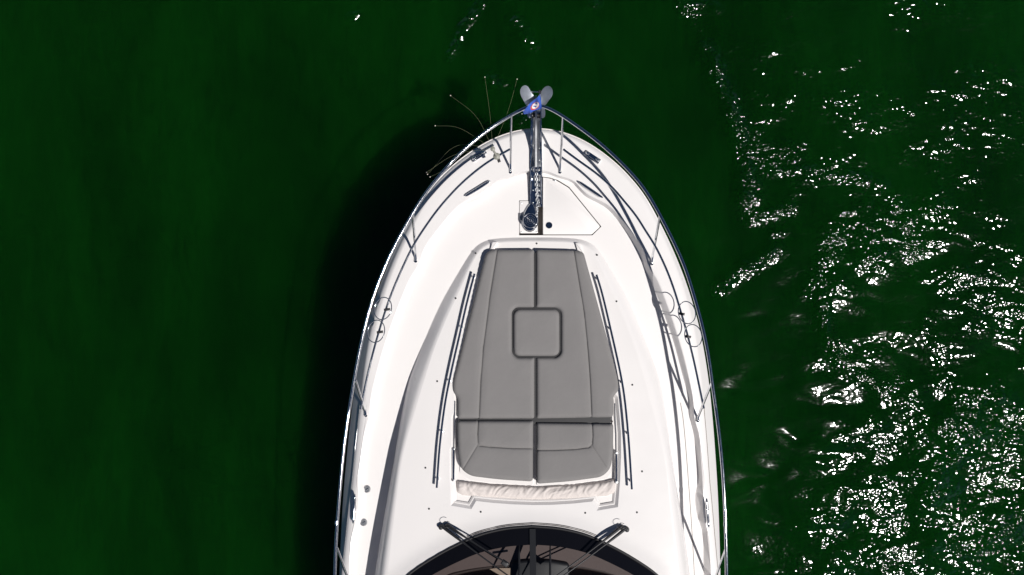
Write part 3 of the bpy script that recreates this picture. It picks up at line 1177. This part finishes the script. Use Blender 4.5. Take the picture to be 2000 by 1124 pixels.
def plate(outline, zf, thick, name, mat, parent):
    P = densify(outline, 2.0)
    G = grid_pts(P, 2.2, [], 0.8)
    V_, F_ = cdt_patch(P, [], G)
    top = [W(p[0], p[1], zf(p)) for p in V_]
    nb = len(V_)
    bot = [Vector((p.x, p.y, p.z - thick)) for p in top]
    faces = [tuple(int(i) for i in t) for t in F_] + [tuple(int(i) + nb for i in reversed(t)) for t in F_]
    # side wall along boundary edges
    cnt = {}
    for t in F_:
        for a, b in ((t[0], t[1]), (t[1], t[2]), (t[2], t[0])):
            cnt[(int(a), int(b))] = 1
    for (a, b) in list(cnt):
        if (b, a) not in cnt:
            faces.append((b, a, a + nb, b + nb))
    return mesh(name, top + bot, faces, mat, parent, 40)


lobL = crom([(1047, 203), (1040, 206), (1029, 207), (1022.7, 197), (1017.5, 187), (1016, 178), (1019, 170.5), (1025, 167), (1030.5, 169), (1038, 181), (1045, 191.5)], 40, closed=True)
lobR = crom([(1050, 203), (1057, 206), (1065, 205), (1072, 196), (1078, 188), (1079.6, 180), (1077.5, 172.5), (1072, 168.4), (1065, 170), (1057, 179), (1051, 190)], 40, closed=True)
plate(lobL, lambda p: -0.16 + 0.10 * ((p[0] - 1047) / 30) ** 2 * 1.2 + 0.02 * (200 - p[1]) / 30, 0.012, 'fluke', M['galv'], anchor)
plate(lobR, lambda p: -0.16 + 0.10 * ((p[0] - 1047) / 30) ** 2 * 1.2 + 0.02 * (200 - p[1]) / 30, 0.012, 'fluke', M['galv'], anchor)
wgR = crom([(1050, 204), (1058, 207), (1063, 212), (1065, 220), (1064, 228), (1060, 231), (1056, 229), (1050, 222)], 30, closed=True)
wgL = crom([(1044, 204), (1036, 207), (1031, 212), (1029.5, 220), (1030.5, 228), (1034, 231), (1038, 229), (1044, 222)], 30, closed=True)
plate(wgR, lambda p: -0.13 + 0.004 * (p[0] - 1050), 0.012, 'heel_plate', M['galv'], anchor)
plate(wgL, lambda p: -0.13 + 0.004 * (1044 - p[0]), 0.012, 'heel_plate', M['galv'], anchor)
sh = [W(1047, 190, -0.15), W(1047, 198, -0.05), W(1047, 207, 0.10), W(1047, 217, 0.21), W(1047, 235, 0.245), W(1047, 260, 0.235), W(1047, 295, 0.17), W(1047, 326, 0.13)]
P = crom([tuple(p) for p in sh], 40)
v, f = [], []
for i, p in enumerate(P):
    t = P[min(i + 1, 39)] - P[max(i - 1, 0)]
    t = Vector(t).normalized()
    up = Vector((1, 0, 0)).cross(t)
    hx, hz = 0.0095, 0.022
    for a, b in ((-1, -1), (1, -1), (1, 1), (-1, 1)):
        v.append(Vector(p) + Vector((hx * a, 0, 0)) + up * hz * b)
for i in range(39):
    for j in range(4):
        f.append((i * 4 + j, i * 4 + (j + 1) % 4, (i + 1) * 4 + (j + 1) % 4, (i + 1) * 4 + j))
f += [(3, 2, 1, 0), (156, 157, 158, 159)]
mesh('shank', v, f, M['brushed'], anchor, 40)
mb = MB()
for sx in (-1, 1):
    mb.tube([W(1047 + sx * 3, 338, 0.10), W(1047 + sx * 3.6, 332, 0.118), W(1047 + sx * 3, 326.5, 0.14), W(1047, 324, 0.145)], 0.008, 8)
mb.tube([W(1042, 338, 0.10), W(1052, 338, 0.10)], 0.010, 8)
mb.build('shackle', M['chrome'], anchor, 50)

# chain ----------------------------------------------------------------
chain = empty('anchor_chain', W(1047, 380, 0.08), 'short steel chain running from anchor shackle to windlass', 'chain')
cl = crom([(1047.5, 338, 0.105), (1048, 352, 0.085), (1048.5, 370, 0.070), (1049, 392, 0.055), (1049.5, 405, 0.055), (1048.5, 418, 0.060), (1046.5, 428, 0.062)], 200)
cw = resample([tuple(W(*p)) for p in cl], 400)
tot = np.linalg.norm(np.diff(cw, axis=0), axis=1).sum()
pitch = 0.027
nl = int(tot / pitch)
lk = []
for q in range(24):
    a = 2 * math.pi * q / 24
    lk.append(Vector((0.0105 * math.cos(a), 0.0125 * (1 if math.sin(a) > 0 else -1) * min(1, abs(math.sin(a)) * 1.0) + 0.007 * (1 if math.sin(a) > 0 else -1) * (abs(math.sin(a)) > 0.05), 0)))
lv, lf = tube_data(lk, 0.0042, 8, False, True)
lme = bpy.data.meshes.new('chain_link')
lme.from_pydata([tuple(x) for x in lv], [], lf)
lme.polygons.foreach_set('use_smooth', [True] * len(lme.polygons))
lme.materials.append(M['brushed'])
for i in range(nl):
    s = int((i + 0.5) / nl * 399)
    p = Vector(cw[s])
    t = (Vector(cw[min(s + 3, 399)]) - Vector(cw[max(s - 3, 0)])).normalized()
    side = t.cross(Vector((0, 0, 1))).normalized()
    up = side.cross(t)
    if i % 2:
        side, up = up, -side
    m3 = Matrix((side, t, up)).transposed()
    o = bpy.data.objects.new('chain_link', lme)
    COL.objects.link(o)
    o.parent = chain
    o.location = p - ORG[chain.name]
    o.rotation_euler = m3.to_euler()

# flag ------------------------------------------------------------------
flag = empty('bow_flag', W(1056, 206, 0.5), 'small blue flag with a red and white round emblem on the bow staff', 'flag')
tube('flagstaff', [W(1053, 203, 0.54), W(1055.5, 196, 0.75), W(1055, 183, 1.02)], 0.008, M['chrome'], flag, 10)
mb = MB()
mb.lathe(W(1054, 180.5, 1.0), [(0.012, 0), (0.016, 0.008), (0.016, 0.025), (0.008, 0.034)], 14)
mb.build('staff_cap', M['black'], flag, 40)
tube('light_arm', [W(1036.5, 179.5, 0.9), W(1051.5, 180, 0.98)], 0.006, M['flagwhite'], flag, 8)


def flag_pt(u, v_, lift=0.0):
    a = np.array([1055.5, 184.0]) * (1 - v_) + np.array([1058.0, 212.0]) * v_
    b = np.array([1020.5, 217.0]) * (1 - v_) + np.array([1024.0, 224.5]) * v_
    p = a * (1 - u) + b * u
    p = p + np.array([0.6, 1.0]) * math.sin(u * 9.0 + v_ * 1.5) * (0.3 + 0.9 * u)
    z = 0.93 - 0.22 * v_ * (1 - 0.5 * u) - 0.10 * u + 0.028 * math.sin(u * 9.5 + v_ * 2.2) + 0.012 * math.sin(u * 17 - v_ * 3) + lift
    return W(p[0], p[1], z)


nu, nv = 36, 18
v = [flag_pt(i / nu, j / nv) for j in range(nv + 1) for i in range(nu + 1)]
f = [(j * (nu + 1) + i, j * (nu + 1) + i + 1, (j + 1) * (nu + 1) + i + 1, (j + 1) * (nu + 1) + i) for j in range(nv) for i in range(nu)]
nb = len(v)
v += [p - Vector((0, 0, 0.002)) for p in v[:nb]]
f += [tuple(x + nb for x in reversed(q)) for q in f[:nu * nv]]
cloth = mesh('cloth', v, f, M['flag'], flag, 0)
cloth.data.polygons.foreach_set('use_smooth', [True] * len(cloth.data.polygons))


def flag_print(name, outline_uv, lift, mat):
    P = densify(outline_uv, 0.02)
    G = grid_pts(P, 0.03, [], 0.01)
    V_, F_ = cdt_patch(P, [], G)
    o = mesh(name, [flag_pt(p[0], p[1], lift) for p in V_], F_, mat, cloth, 180)
    return o


def ell(cu, cv_, ru, rv, n=28, a0=0, a1=2 * math.pi):
    return [(cu + ru * math.cos(t), cv_ + rv * math.sin(t)) for t in np.linspace(a0, a1, n, endpoint=(a1 - a0 < 6.2))]


flag_print('emblem_ring', ell(0.36, 0.60, 0.24, 0.32), 0.003, M['flagred'])
flag_print('emblem_disc', ell(0.33, 0.58, 0.19, 0.26), 0.005, M['flagwhite'])
flag_print('emblem_stroke', [(0.40, 0.50), (0.44, 0.56), (0.31, 0.76), (0.27, 0.70)], 0.007, M['flagblue'])
flag_print('emblem_stroke', [(0.29, 0.44), (0.35, 0.40), (0.27, 0.36), (0.22, 0.44), (0.22, 0.56), (0.26, 0.52), (0.25, 0.46)], 0.007, M['flagblue'])

# bird repeller ----------------------------------------------------------
bird = empty('bird_repeller', W(971, 307, ZM(307)), 'wire spider bird scarer clamped on the port mid rail near the bow', 'bird repeller')
b0, b1 = W(970, 306, ZM(306) + 0.03), W(962.5, 291.5, ZM(306) + 0.17)
mb = MB()
mb.lathe(b0, [(0.030, 0), (0.036, 0.006), (0.036, 0.016), (0.026, 0.024), (0.014, 0.03)], 24)
mb.build('base_disc', M['plastic'], bird, 40)
tube('post', [b0 + Vector((0, 0, 0.02)), b1], 0.012, M['plastic'], bird, 12)
mb = MB()
mb.lathe(b1 - Vector((0, 0, 0.01)), [(0.018, 0), (0.024, 0.006), (0.024, 0.022), (0.014, 0.028), (0.006, 0.03)], 20)
mb.build('head', M['plastic'], bird, 40)
mb = MB()
mb.box(W(974, 313, ZM(306) - 0.005), (0.03, 0.045, 0.04), R(20), 0.005)
mb.build('clamp', M['black'], bird, 40)
for (mx, my), (tx, ty), zt, zm in (((957, 225), (947, 151), 0.62, 0.60), ((993, 215), (1010, 155), 0.62, 0.60), ((930, 228), (880, 187), 0.60, 0.66), ((895, 250), (850, 246), 0.52, 0.60),
                                   ((893, 285), (835, 341), 0.34, 0.55), ((890, 302), (833, 337), 0.36, 0.50), ((900, 318), (840, 346), 0.30, 0.46)):
    p = crom([tuple(b1 + Vector((0, 0, 0.01))), tuple(W(mx, my, zm)), tuple(W(tx, ty, zt))], 26)
    w = tube('wire', p, 0.0008, M['wire'], bird, 5)
    mb = MB()
    e_ = Vector(p[-1])
    mb.lathe(e_ - Vector((0, 0, 0.006)), [(0.002, 0), (0.0055, 0.003), (0.0055, 0.009), (0.002, 0.012)], 10)
    mb.build('tip', M['tip'], w, 60)

# ------------------------------------------------------------------ sun pad
def z_front(y):
    return np.interp(y, [485, 820], [0.175, 0.268])


def z_rear(y):
    return np.interp(y, [820, 945], [0.282, 0.356])


def cushion(name, outline, rad, zf, thick, seams, label, group, er=8.0, drop=0.035, step=2.6):
    P = densify(rounded(outline, rad, 7), 2.4)
    G = grid_pts(P, step, [], 1.0)
    for line, depth, wid, step_ in seams:
        L_ = crom(line, int(np.linalg.norm(np.diff(np.array(line), axis=0), axis=1).sum() / 2.4))
        t_ = np.gradient(L_, axis=0)
        t_ /= np.linalg.norm(t_, axis=1)[:, None]
        n_ = np.stack([-t_[:, 1], t_[:, 0]], 1)
        G = G[seg_dist(G, L_) > 3.6]
        S_ = np.vstack([L_ + n_ * o_ for o_ in (0, -0.9, 0.9, -1.9, 1.9, -3.2, 3.2)])
        S_ = S_[in_poly(S_, P)]
        S_ = S_[seg_dist(S_, P, True) > 0.8]
        G = np.vstack([G, S_])
    V_, F_ = cdt_patch(P, [], G)
    d = seg_dist(V_, P, True)
    z = zf(V_[:, 1]).astype(float)
    t = np.clip(d / er, 0, 1)
    z = z - drop * (1 - np.sqrt(np.clip(1 - (1 - t) ** 2, 0, 1)))
    z = z + 0.011 * (1 - np.exp(-d / 18.0))
    for line, depth, wid, step_ in seams:
        ds = seg_dist(V_, line)
        z = z - depth * 2.8 * np.exp(-(ds / wid) ** 2) - depth * 1.3 * np.exp(-(ds / (wid * 5)) ** 2)
    nz = np.array([mnoise.noise(Vector((p[0] * 0.02, p[1] * 0.02, 1.7))) for p in V_])
    z = z + 0.003 * nz
    top = [W(p[0], p[1], q) for p, q in zip(V_, z)]
    faces = [tuple(int(i) for i in t_) for t_ in F_]
    cnt = set()
    for t_ in F_:
        for a, b in ((t_[0], t_[1]), (t_[1], t_[2]), (t_[2], t_[0])):
            cnt.add((int(a), int(b)))
    bmap = {}
    vv = list(top)
    for (a, b) in list(cnt):
        if (b, a) not in cnt:
            for i in (a, b):
                if i not in bmap:
                    bmap[i] = len(vv)
                    vv.append(Vector((top[i].x, top[i].y, top[i].z - (thick - drop))))
            faces.append((b, a, bmap[a], bmap[b]))
    o = mesh(name, vv, faces, M['cushion'], None, 75)
    tag(o, label, 'cushion', group)
    # piping along the seams
    for line, depth, wid, pip in seams:
        if pip:
            L_ = crom(line, 40)
            zz = []
            for p in L_:
                k = int(np.argmin(np.sum((V_ - p) ** 2, 1)))
                zz.append(z[k])
            tube('piping', [W(p[0], p[1], q + 0.0005) for p, q in zip(L_, smooth_line(np.array([[q, 0] for q in zz]), 5)[:, 0])], 0.0035, M['cushion'], o, 6)
    return o


mb = MB()
pb = [(953, 494), (1135, 494), (1203, 745), (1203, 762), (1193, 772), (1193, 829), (898, 829), (898, 775), (889, 762), (889, 745)]
pv_, pf_ = prism_data([(p[0], -p[1]) for p in densify(pb, 30)], 0, 1, 0)
mesh('gap_shade_sheet', [W(q[0], -q[1], float(z_front(-q[1])) - (0.030 if q[2] > 0.5 else 0.12)) for q in pv_], pf_, M['black'], yacht, 30)  # black sheet added under the cushions, stands in for shade in their gaps
GRP = 'grey sun pad cushions'
cut = 601.5
fl = [(950, 489), (1043.5, 488), (1043.5, 601), (1008, 601), (1000, 609), (1000, 690), (1008, 698.5), (1044, 698.5), (1044, 818), (893.5, 818.5), (893.5, 777), (884, 764), (884.5, 745)]
cushion('sunpad_cushion', fl, [14, 5, 3, 8, 8, 8, 8, 3, 5, 7, 7, 7, 8], z_front, 0.115,
        [([(970.5, 490), (956, 579), (943, 680), (938, 745), (935, 817)], 0.0055, 1.6, False)],
        'large grey front cushion of the sun pad, left of the centre seam', GRP)
fr = [(1047, 488), (1130, 490), (1140, 494), (1208, 742), (1209, 762), (1197.5, 775), (1197.5, 815.5), (1047.5, 818), (1047.5, 698.5), (1087, 698.5), (1095.5, 690), (1095.5, 609), (1087, 601), (1047, 601)]
cushion('sunpad_cushion', fr, [5, 6, 8, 8, 7, 7, 7, 5, 3, 8, 8, 8, 8, 3], z_front, 0.115,
        [([(1120.5, 491), (1130, 550), (1140, 611), (1148, 690), (1152, 745), (1155, 816)], 0.0055, 1.6, False)],
        'large grey front cushion of the sun pad, right of the centre seam', GRP)
cushion('sunpad_cushion', [(1002.5, 604), (1093, 604), (1093, 696), (1002.5, 696)], 15, z_front, 0.115, [],
        'small square grey cushion in the middle of the sun pad', GRP, er=7.0)
rl = [(893, 822), (1041.5, 822), (1041, 941), (975, 937), (918, 930), (899, 915), (893.5, 880)]
cushion('sunpad_cushion', rl, [6, 4, 8, 20, 14, 14, 20], z_rear, 0.095,
        [([(933.5, 823), (932, 850), (932.5, 866), (936, 870.5), (960, 873), (1000, 875.5), (1041, 876)], 0.0055, 1.6, False), ([(932, 870), (903, 918)], 0.0025, 1.5, False)],
        'grey backrest cushion behind the sun pad, on the left', GRP)
rr_ = [(1048, 826), (1198, 828), (1197.5, 880), (1193, 915), (1176, 932), (1110, 941), (1047.5, 945.5)]
cushion('sunpad_cushion', rr_, [4, 6, 20, 14, 14, 20, 8], z_rear, 0.095,
        [([(1156, 828), (1157, 850), (1156, 868), (1150, 874), (1120, 877.5), (1085, 879), (1048, 879.5)], 0.0055, 1.6, False), ([(1157, 873), (1190, 923)], 0.0025, 1.5, False)],
        'grey backrest cushion behind the sun pad, on the right', GRP)

# boards that carry the backrest cushions
for pts in ([(897, 826), (1041, 826), (1041, 948.5), (960, 943.5), (918, 938), (898, 925)], [(1048.5, 828), (1196, 830), (1195, 922), (1186, 935), (1120, 945), (1048.5, 950)]):
    mb = MB()
    P = rounded(pts, 5, 4)
    zz = [(p[1]) for p in P]
    v, f = prism_data([(p[0], -p[1]) for p in P], 0, 1, 0)
    vv = []
    for q in v:
        zt = float(z_rear(-q[1])) - 0.095 - (0.024 if q[2] < 0.5 else 0.002)
        vv.append(W(q[0], -q[1], zt))
    mesh('backrest_board', vv, f, M['gel'], yacht, 40)

# canvas roll behind the backrest
nx_, ny_ = 190, 22
xs = np.linspace(0, 1, nx_)
yt = np.interp(xs, [0, .08, .22, .5, .75, .93, 1], [938, 941.5, 946.5, 950.5, 947, 940, 935])
yb = np.interp(xs, [0, .04, .22, .5, .75, .95, 1], [962, 968.5, 973, 977, 974.5, 969, 962])
v = []
for j in range(ny_):
    s = j / (ny_ - 1)
    for i in range(nx_):
        px = 891 + (1203 - 891) * xs[i]
        py = yt[i] + (yb[i] - yt[i]) * s
        prof_ = math.sqrt(max(0, 1 - (2 * s - 1) ** 2)) ** 0.8
        endf = min(1, min(xs[i], 1 - xs[i]) / 0.018) ** 0.5
        wr = mnoise.noise(Vector((px * 0.065 + (py - 955) * (0.05 + 0.12 * mnoise.noise(Vector((px * 0.018, 2.0, 0)))) + 1.6 * mnoise.noise(Vector((px * 0.03, py * 0.05, 0))), py * 0.035, 5.0)))
        wr2 = mnoise.noise(Vector((px * 0.22 + (py - 955) * 0.17, py * 0.05, 8.0)))
        z = 0.232 + 0.075 * prof_ * endf + (0.017 * (abs(wr) * -1.6 + 0.3) + 0.006 * wr2) * endf * (0.4 + 0.6 * prof_)
        v.append(W(px, py, z))
f = [(j * nx_ + i, (j + 1) * nx_ + i, (j + 1) * nx_ + i + 1, j * nx_ + i + 1) for j in range(ny_ - 1) for i in range(nx_ - 1)]
roll = mesh('canvas_cover', v, f, M['canvas'], None, 180)
tag(roll, 'wrinkled beige canvas cover rolled up behind the backrest cushions', 'canvas cover')

# gas struts and hinge bar
def strut(rod, body):
    e = empty('gas_strut', W(body[0][0], body[0][1], 0.2), parent=yacht)
    tube('rod', [W(*rod[0]), W(*rod[1])], 0.006, M['chrome'], e, 10)
    tube('cylinder', [W(*body[0]), W(*body[1])], 0.0135, M['chrome'], e, 12)
    for q in body:
        mb = MB()
        c = W(*q)
        mb.box((c.x, c.y, c.z), (0.03, 0.022, 0.03), 0, 0.004)
        mb.build('bracket', M['brushed'], e, 40)


strut(((888.5, 784, 0.225), (886.5, 876, 0.26)), ((886, 877, 0.26), (885.5, 938, 0.285)))
strut(((1200.5, 788, 0.225), (1203, 884, 0.26)), ((1203.5, 885, 0.26), (1203.5, 942, 0.285)))
tube('hinge_bar', [W(1050, 821.5, 0.205), W(1120, 822.5, 0.205), W(1197, 823.5, 0.205)], 0.008, M['gap'], yacht, 10)

# ------------------------------------------------------------------ windscreen and cabin
cabin = empty('cabin', W(1041, 1200, 0.3), parent=yacht)
half_n = len(WS0) // 2
WSZ = zc_top(WS0) - 0.004


def ws_point(i, vv):
    """i index on the base line, vv 0..1 up the glass"""
    b = WS0[i]
    z0 = float(WSZ[i])
    p0 = W(b[0], b[1], z0)
    cx0 = float(cxc(b[1]))
    pc = W(cx0, b[1], z0)
    rise = 0.72
    # slides aft at the front, leans in at the sides
    s = np.clip((b[1] - 1029) / 150.0, 0, 1)
    aft = 1.45 * (1 - s) + 0.90 * s
    inn = (p0.x - pc.x) * 0.16
    bulge = math.sin(vv * math.pi) * 0.05
    return Vector((p0.x - inn * vv, p0.y - aft * vv * (1 - 0.12 * vv) * 1.1, p0.z + rise * vv + bulge))


def ws_strip(name, v0, v1, nvv, mat, lift=0.0, thick=0.0):
    rows = []
    for vv in np.linspace(v0, v1, nvv):
        rows.append([ws_point(i, vv) + Vector((0, 0, lift)) for i in range(len(WS0))])
    v_, f_ = loft(rows)
    return mesh(name, v_, f_, mat, cabin, 60)


ws_strip('windscreen_border', 0.0, 0.10, 5, M['frit'])
glass = ws_strip('windscreen', 0.10, 1.0, 14, M['glass'])
tube('windscreen_gasket', [ws_point(i, 0.0) + Vector((0, 0.004, 0.006)) for i in range(len(WS0))], 0.013, M['black'], cabin, 8)
# mullion
mb = MB()
rows = []
for vv in np.linspace(0.01, 1.0, 14):
    c = ws_point(half_n, vv)
    rows.append([c + Vector((-0.032, 0, 0.004)), c + Vector((-0.030, 0, 0.016)), c + Vector((0.030, 0, 0.016)), c + Vector((0.032, 0, 0.004))])
v, f = loft(rows)
mesh('mullion', v, f, M['blackpaint'], cabin, 30, flip=True)
# lip seams in front of the screen
for off, a0, a1 in ((-5.2, 0.30, 0.70), (-7.6, 0.33, 0.67)):
    q = shift_in(WS0, np.full(len(WS0), off))
    sel = [q[i] for i in range(len(q)) if 880 < q[i][0] < 1202 and q[i][1] < 1080]
    if off < -5:
        sel = sel[4:-4]
    tube('lip_seam', [W(p[0], p[1], float(zc_top(np.array([p]))[0]) + 0.001) for p in sel], 0.003, M['gap'], cabin, 6)
# roof
roof_line = [ws_point(i, 1.0) for i in range(len(WS0))]
rp = np.array([[p.x, -p.y] for p in roof_line])
rv, rf_ = cdt_patch(rp, [], grid_pts(rp, 0.25, [], 0.05))
rz = [roof_line[0].z + 0.10 * (1 - math.exp(-float(d) / 0.35)) for d in seg_dist(rv, rp)]
zl = []
for p in rv:
    k = int(np.argmin(np.sum((rp - p) ** 2, 1)))
    zl.append(roof_line[k].z)
mesh('cabin_roof', [Vector((p[0], -p[1], a + 0.10 * (1 - math.exp(-float(d) / 0.35)) + 0.004)) for p, a, d in zip(rv, zl, seg_dist(rv, rp))], rf_, M['gel'], cabin, 60)

# saloon seen through the screen
dash_o = np.array([(1040, 1031), (988, 1036), (936, 1049), (897, 1066), (845, 1094), (805, 1124), (790, 1150), (790, 1200), (870, 1128), (905, 1116), (950, 1108), (990, 1104), (1095, 1104), (1140, 1108), (1180, 1116), (1215, 1128), (1290, 1200), (1290, 1150), (1276, 1124), (1236, 1094), (1184, 1066), (1144, 1049), (1092, 1036)], dtype=float)
zdash = 0.30
dd = densify(dash_o, 6)
Vd, Fd = cdt_patch(dd, [], grid_pts(dd, 12, [], 4))
dash = mesh('dashboard', [W(p[0], p[1], zdash + 0.02 * math.sin((p[0] - 800) * 0.004)) for p in Vd], Fd, M['dash'], cabin, 60)
rim = crom([(790, 1200), (870, 1128), (905, 1116.5), (950, 1108.5), (990, 1104.5), (1095, 1104.5), (1140, 1108.5), (1180, 1116.5), (1215, 1128), (1290, 1200)], 60)
tube('dash_rim', [W(p[0], p[1], zdash - 0.005) for p in rim], 0.022, M['dashdark'], dash, 10)
for a, b in (((964, 1079.5), (990, 1076)), ((1132, 1089), (1157, 1096.5))):
    pa, pb = W(a[0], a[1], zdash + 0.012), W(b[0], b[1], zdash + 0.012)
    d = (pb - pa).normalized()
    w_ = Vector((-d.y, d.x, 0)) * 0.011
    pts = []
    for t in np.linspace(0, math.pi, 8):
        pts.append(pb + d * 0.011 * math.sin(t) + w_ * math.cos(t))
    for t in np.linspace(0, math.pi, 8):
        pts.append(pa - d * 0.011 * math.sin(t) - w_ * math.cos(t))
    tube('air_vent', pts, 0.0035, M['chrome'], dash, 6, closed=True)
    mb = MB()
    mb.prism(pts, ZD + zdash + 0.0, ZD + zdash + 0.016, 0)
    mb.build('vent_slot', M['frit'], dash, 40)
mb = MB()
mb.prism([W(p[0], p[1], 0.36) for p in rounded([(998, 1099), (1030, 1095), (1075, 1095), (1112, 1101), (1116, 1200), (994, 1200)], 8, 5)], ZD + 0.05, ZD + 0.36, 0.03)
mb.build('instrument_hood', M['blackpaint'], dash, 40)
mb = MB()
mb.box(W(1040, 1280, -0.5), (3.0, 2.6, 0.05), 0, 0)
mb.build('saloon_floor', M['beige'], cabin, 40)
for px in (930, 1160):
    mb = MB()
    P = rounded([(px - 55, 1150), (px + 55, 1150), (px + 55, 1240), (px - 55, 1240)], 12, 5)
    mb.prism([W(p[0], p[1], -0.1) for p in P], ZD - 0.45, ZD - 0.05, 0.05)
    P = rounded([(px - 55, 1240), (px + 55, 1240), (px + 55, 1262), (px - 55, 1262)], 8, 5)
    mb.prism([W(p[0], p[1], 0.1) for p in P], ZD - 0.45, ZD + 0.42, 0.05)
    mb.build('helm_seat', M['beige'], cabin, 40)
mb = MB()
ctr = W(925, 1150, 0.24)
pts = [ctr + Vector((0.19 * math.cos(t), 0.10 * math.sin(t), 0.12 * math.sin(t))) for t in np.linspace(0, 2 * math.pi, 32, endpoint=False)]
mb.tube(pts, 0.014, 8, closed=True)
for t in (0.3, 2.0, 4.2):
    mb.tube([ctr, ctr + Vector((0.19 * math.cos(t), 0.10 * math.sin(t), 0.12 * math.sin(t)))], 0.010, 8)
mb.lathe(ctr, [(0.03, 0), (0.03, 0.02), (0.01, 0.03)], 14)
mb.build('steering_wheel', M['blackpaint'], cabin, 40)


# wipers
def wiper(piv, ends, carrier, blade, zb):
    e = empty('windscreen_wiper', W(piv[0][0], piv[0][1], 0.36), parent=yacht)
    for (a, b) in zip(piv, ends):
        pa = W(a[0], a[1], zb)
        pb = W(b[0], b[1], zb + 0.24)
        mid = [pa + (pb - pa) * s + Vector((0, 0, 0.02 * math.sin(s * math.pi))) for s in np.linspace(0, 1, 12)]
        tube('arm', mid, [0.017, 0.017, 0.015, 0.012] + [0.0075] * 8, M['blackpaint'], e, 8)
        mb = MB()
        mb.lathe(W(a[0], a[1], zb - 0.055), [(0.026, 0), (0.026, 0.05), (0.022, 0.066), (0.010, 0.072)], 16)
        mb.build('pivot_cap', M['blackpaint'], e, 40)
    p = [W(q[0], q[1], q[2]) for q in blade]
    tube('blade', p, [0.006] + [0.011] * (len(p) - 2) + [0.006], M['black'], e, 8)
    mb = MB()
    c = W(*carrier)
    mb.box((c.x, c.y, c.z), (0.07, 0.05, 0.03), R(-35), 0.008)
    mb.build('link_plate', M['blackpaint'], e, 40)
    # washer hose loop
    h = [W(carrier[0] * 0 + piv[1][0] + 8 * math.cos(t), piv[1][1] + 6 * math.sin(t) - 1, zb + 0.03) for t in np.linspace(0.2, 5.4, 18)]
    tube('hose', h, 0.003, M['black'], e, 6)


wiper([(862, 1027.5), (873, 1026)], [(1004, 1133), (990, 1100)], (986, 1101, 0.60), [(1014, 1062, 0.42), (1014, 1090, 0.54), (1014, 1124, 0.66), (1014, 1190, 0.84)], 0.385)
wiper([(1223, 1032), (1214, 1029)], [(1085, 1136), (1080, 1130)], (1084, 1132, 0.64), [(1074.5, 1066, 0.44), (1074.5, 1090, 0.54), (1074.5, 1124, 0.66), (1074.5, 1190, 0.84)], 0.385)
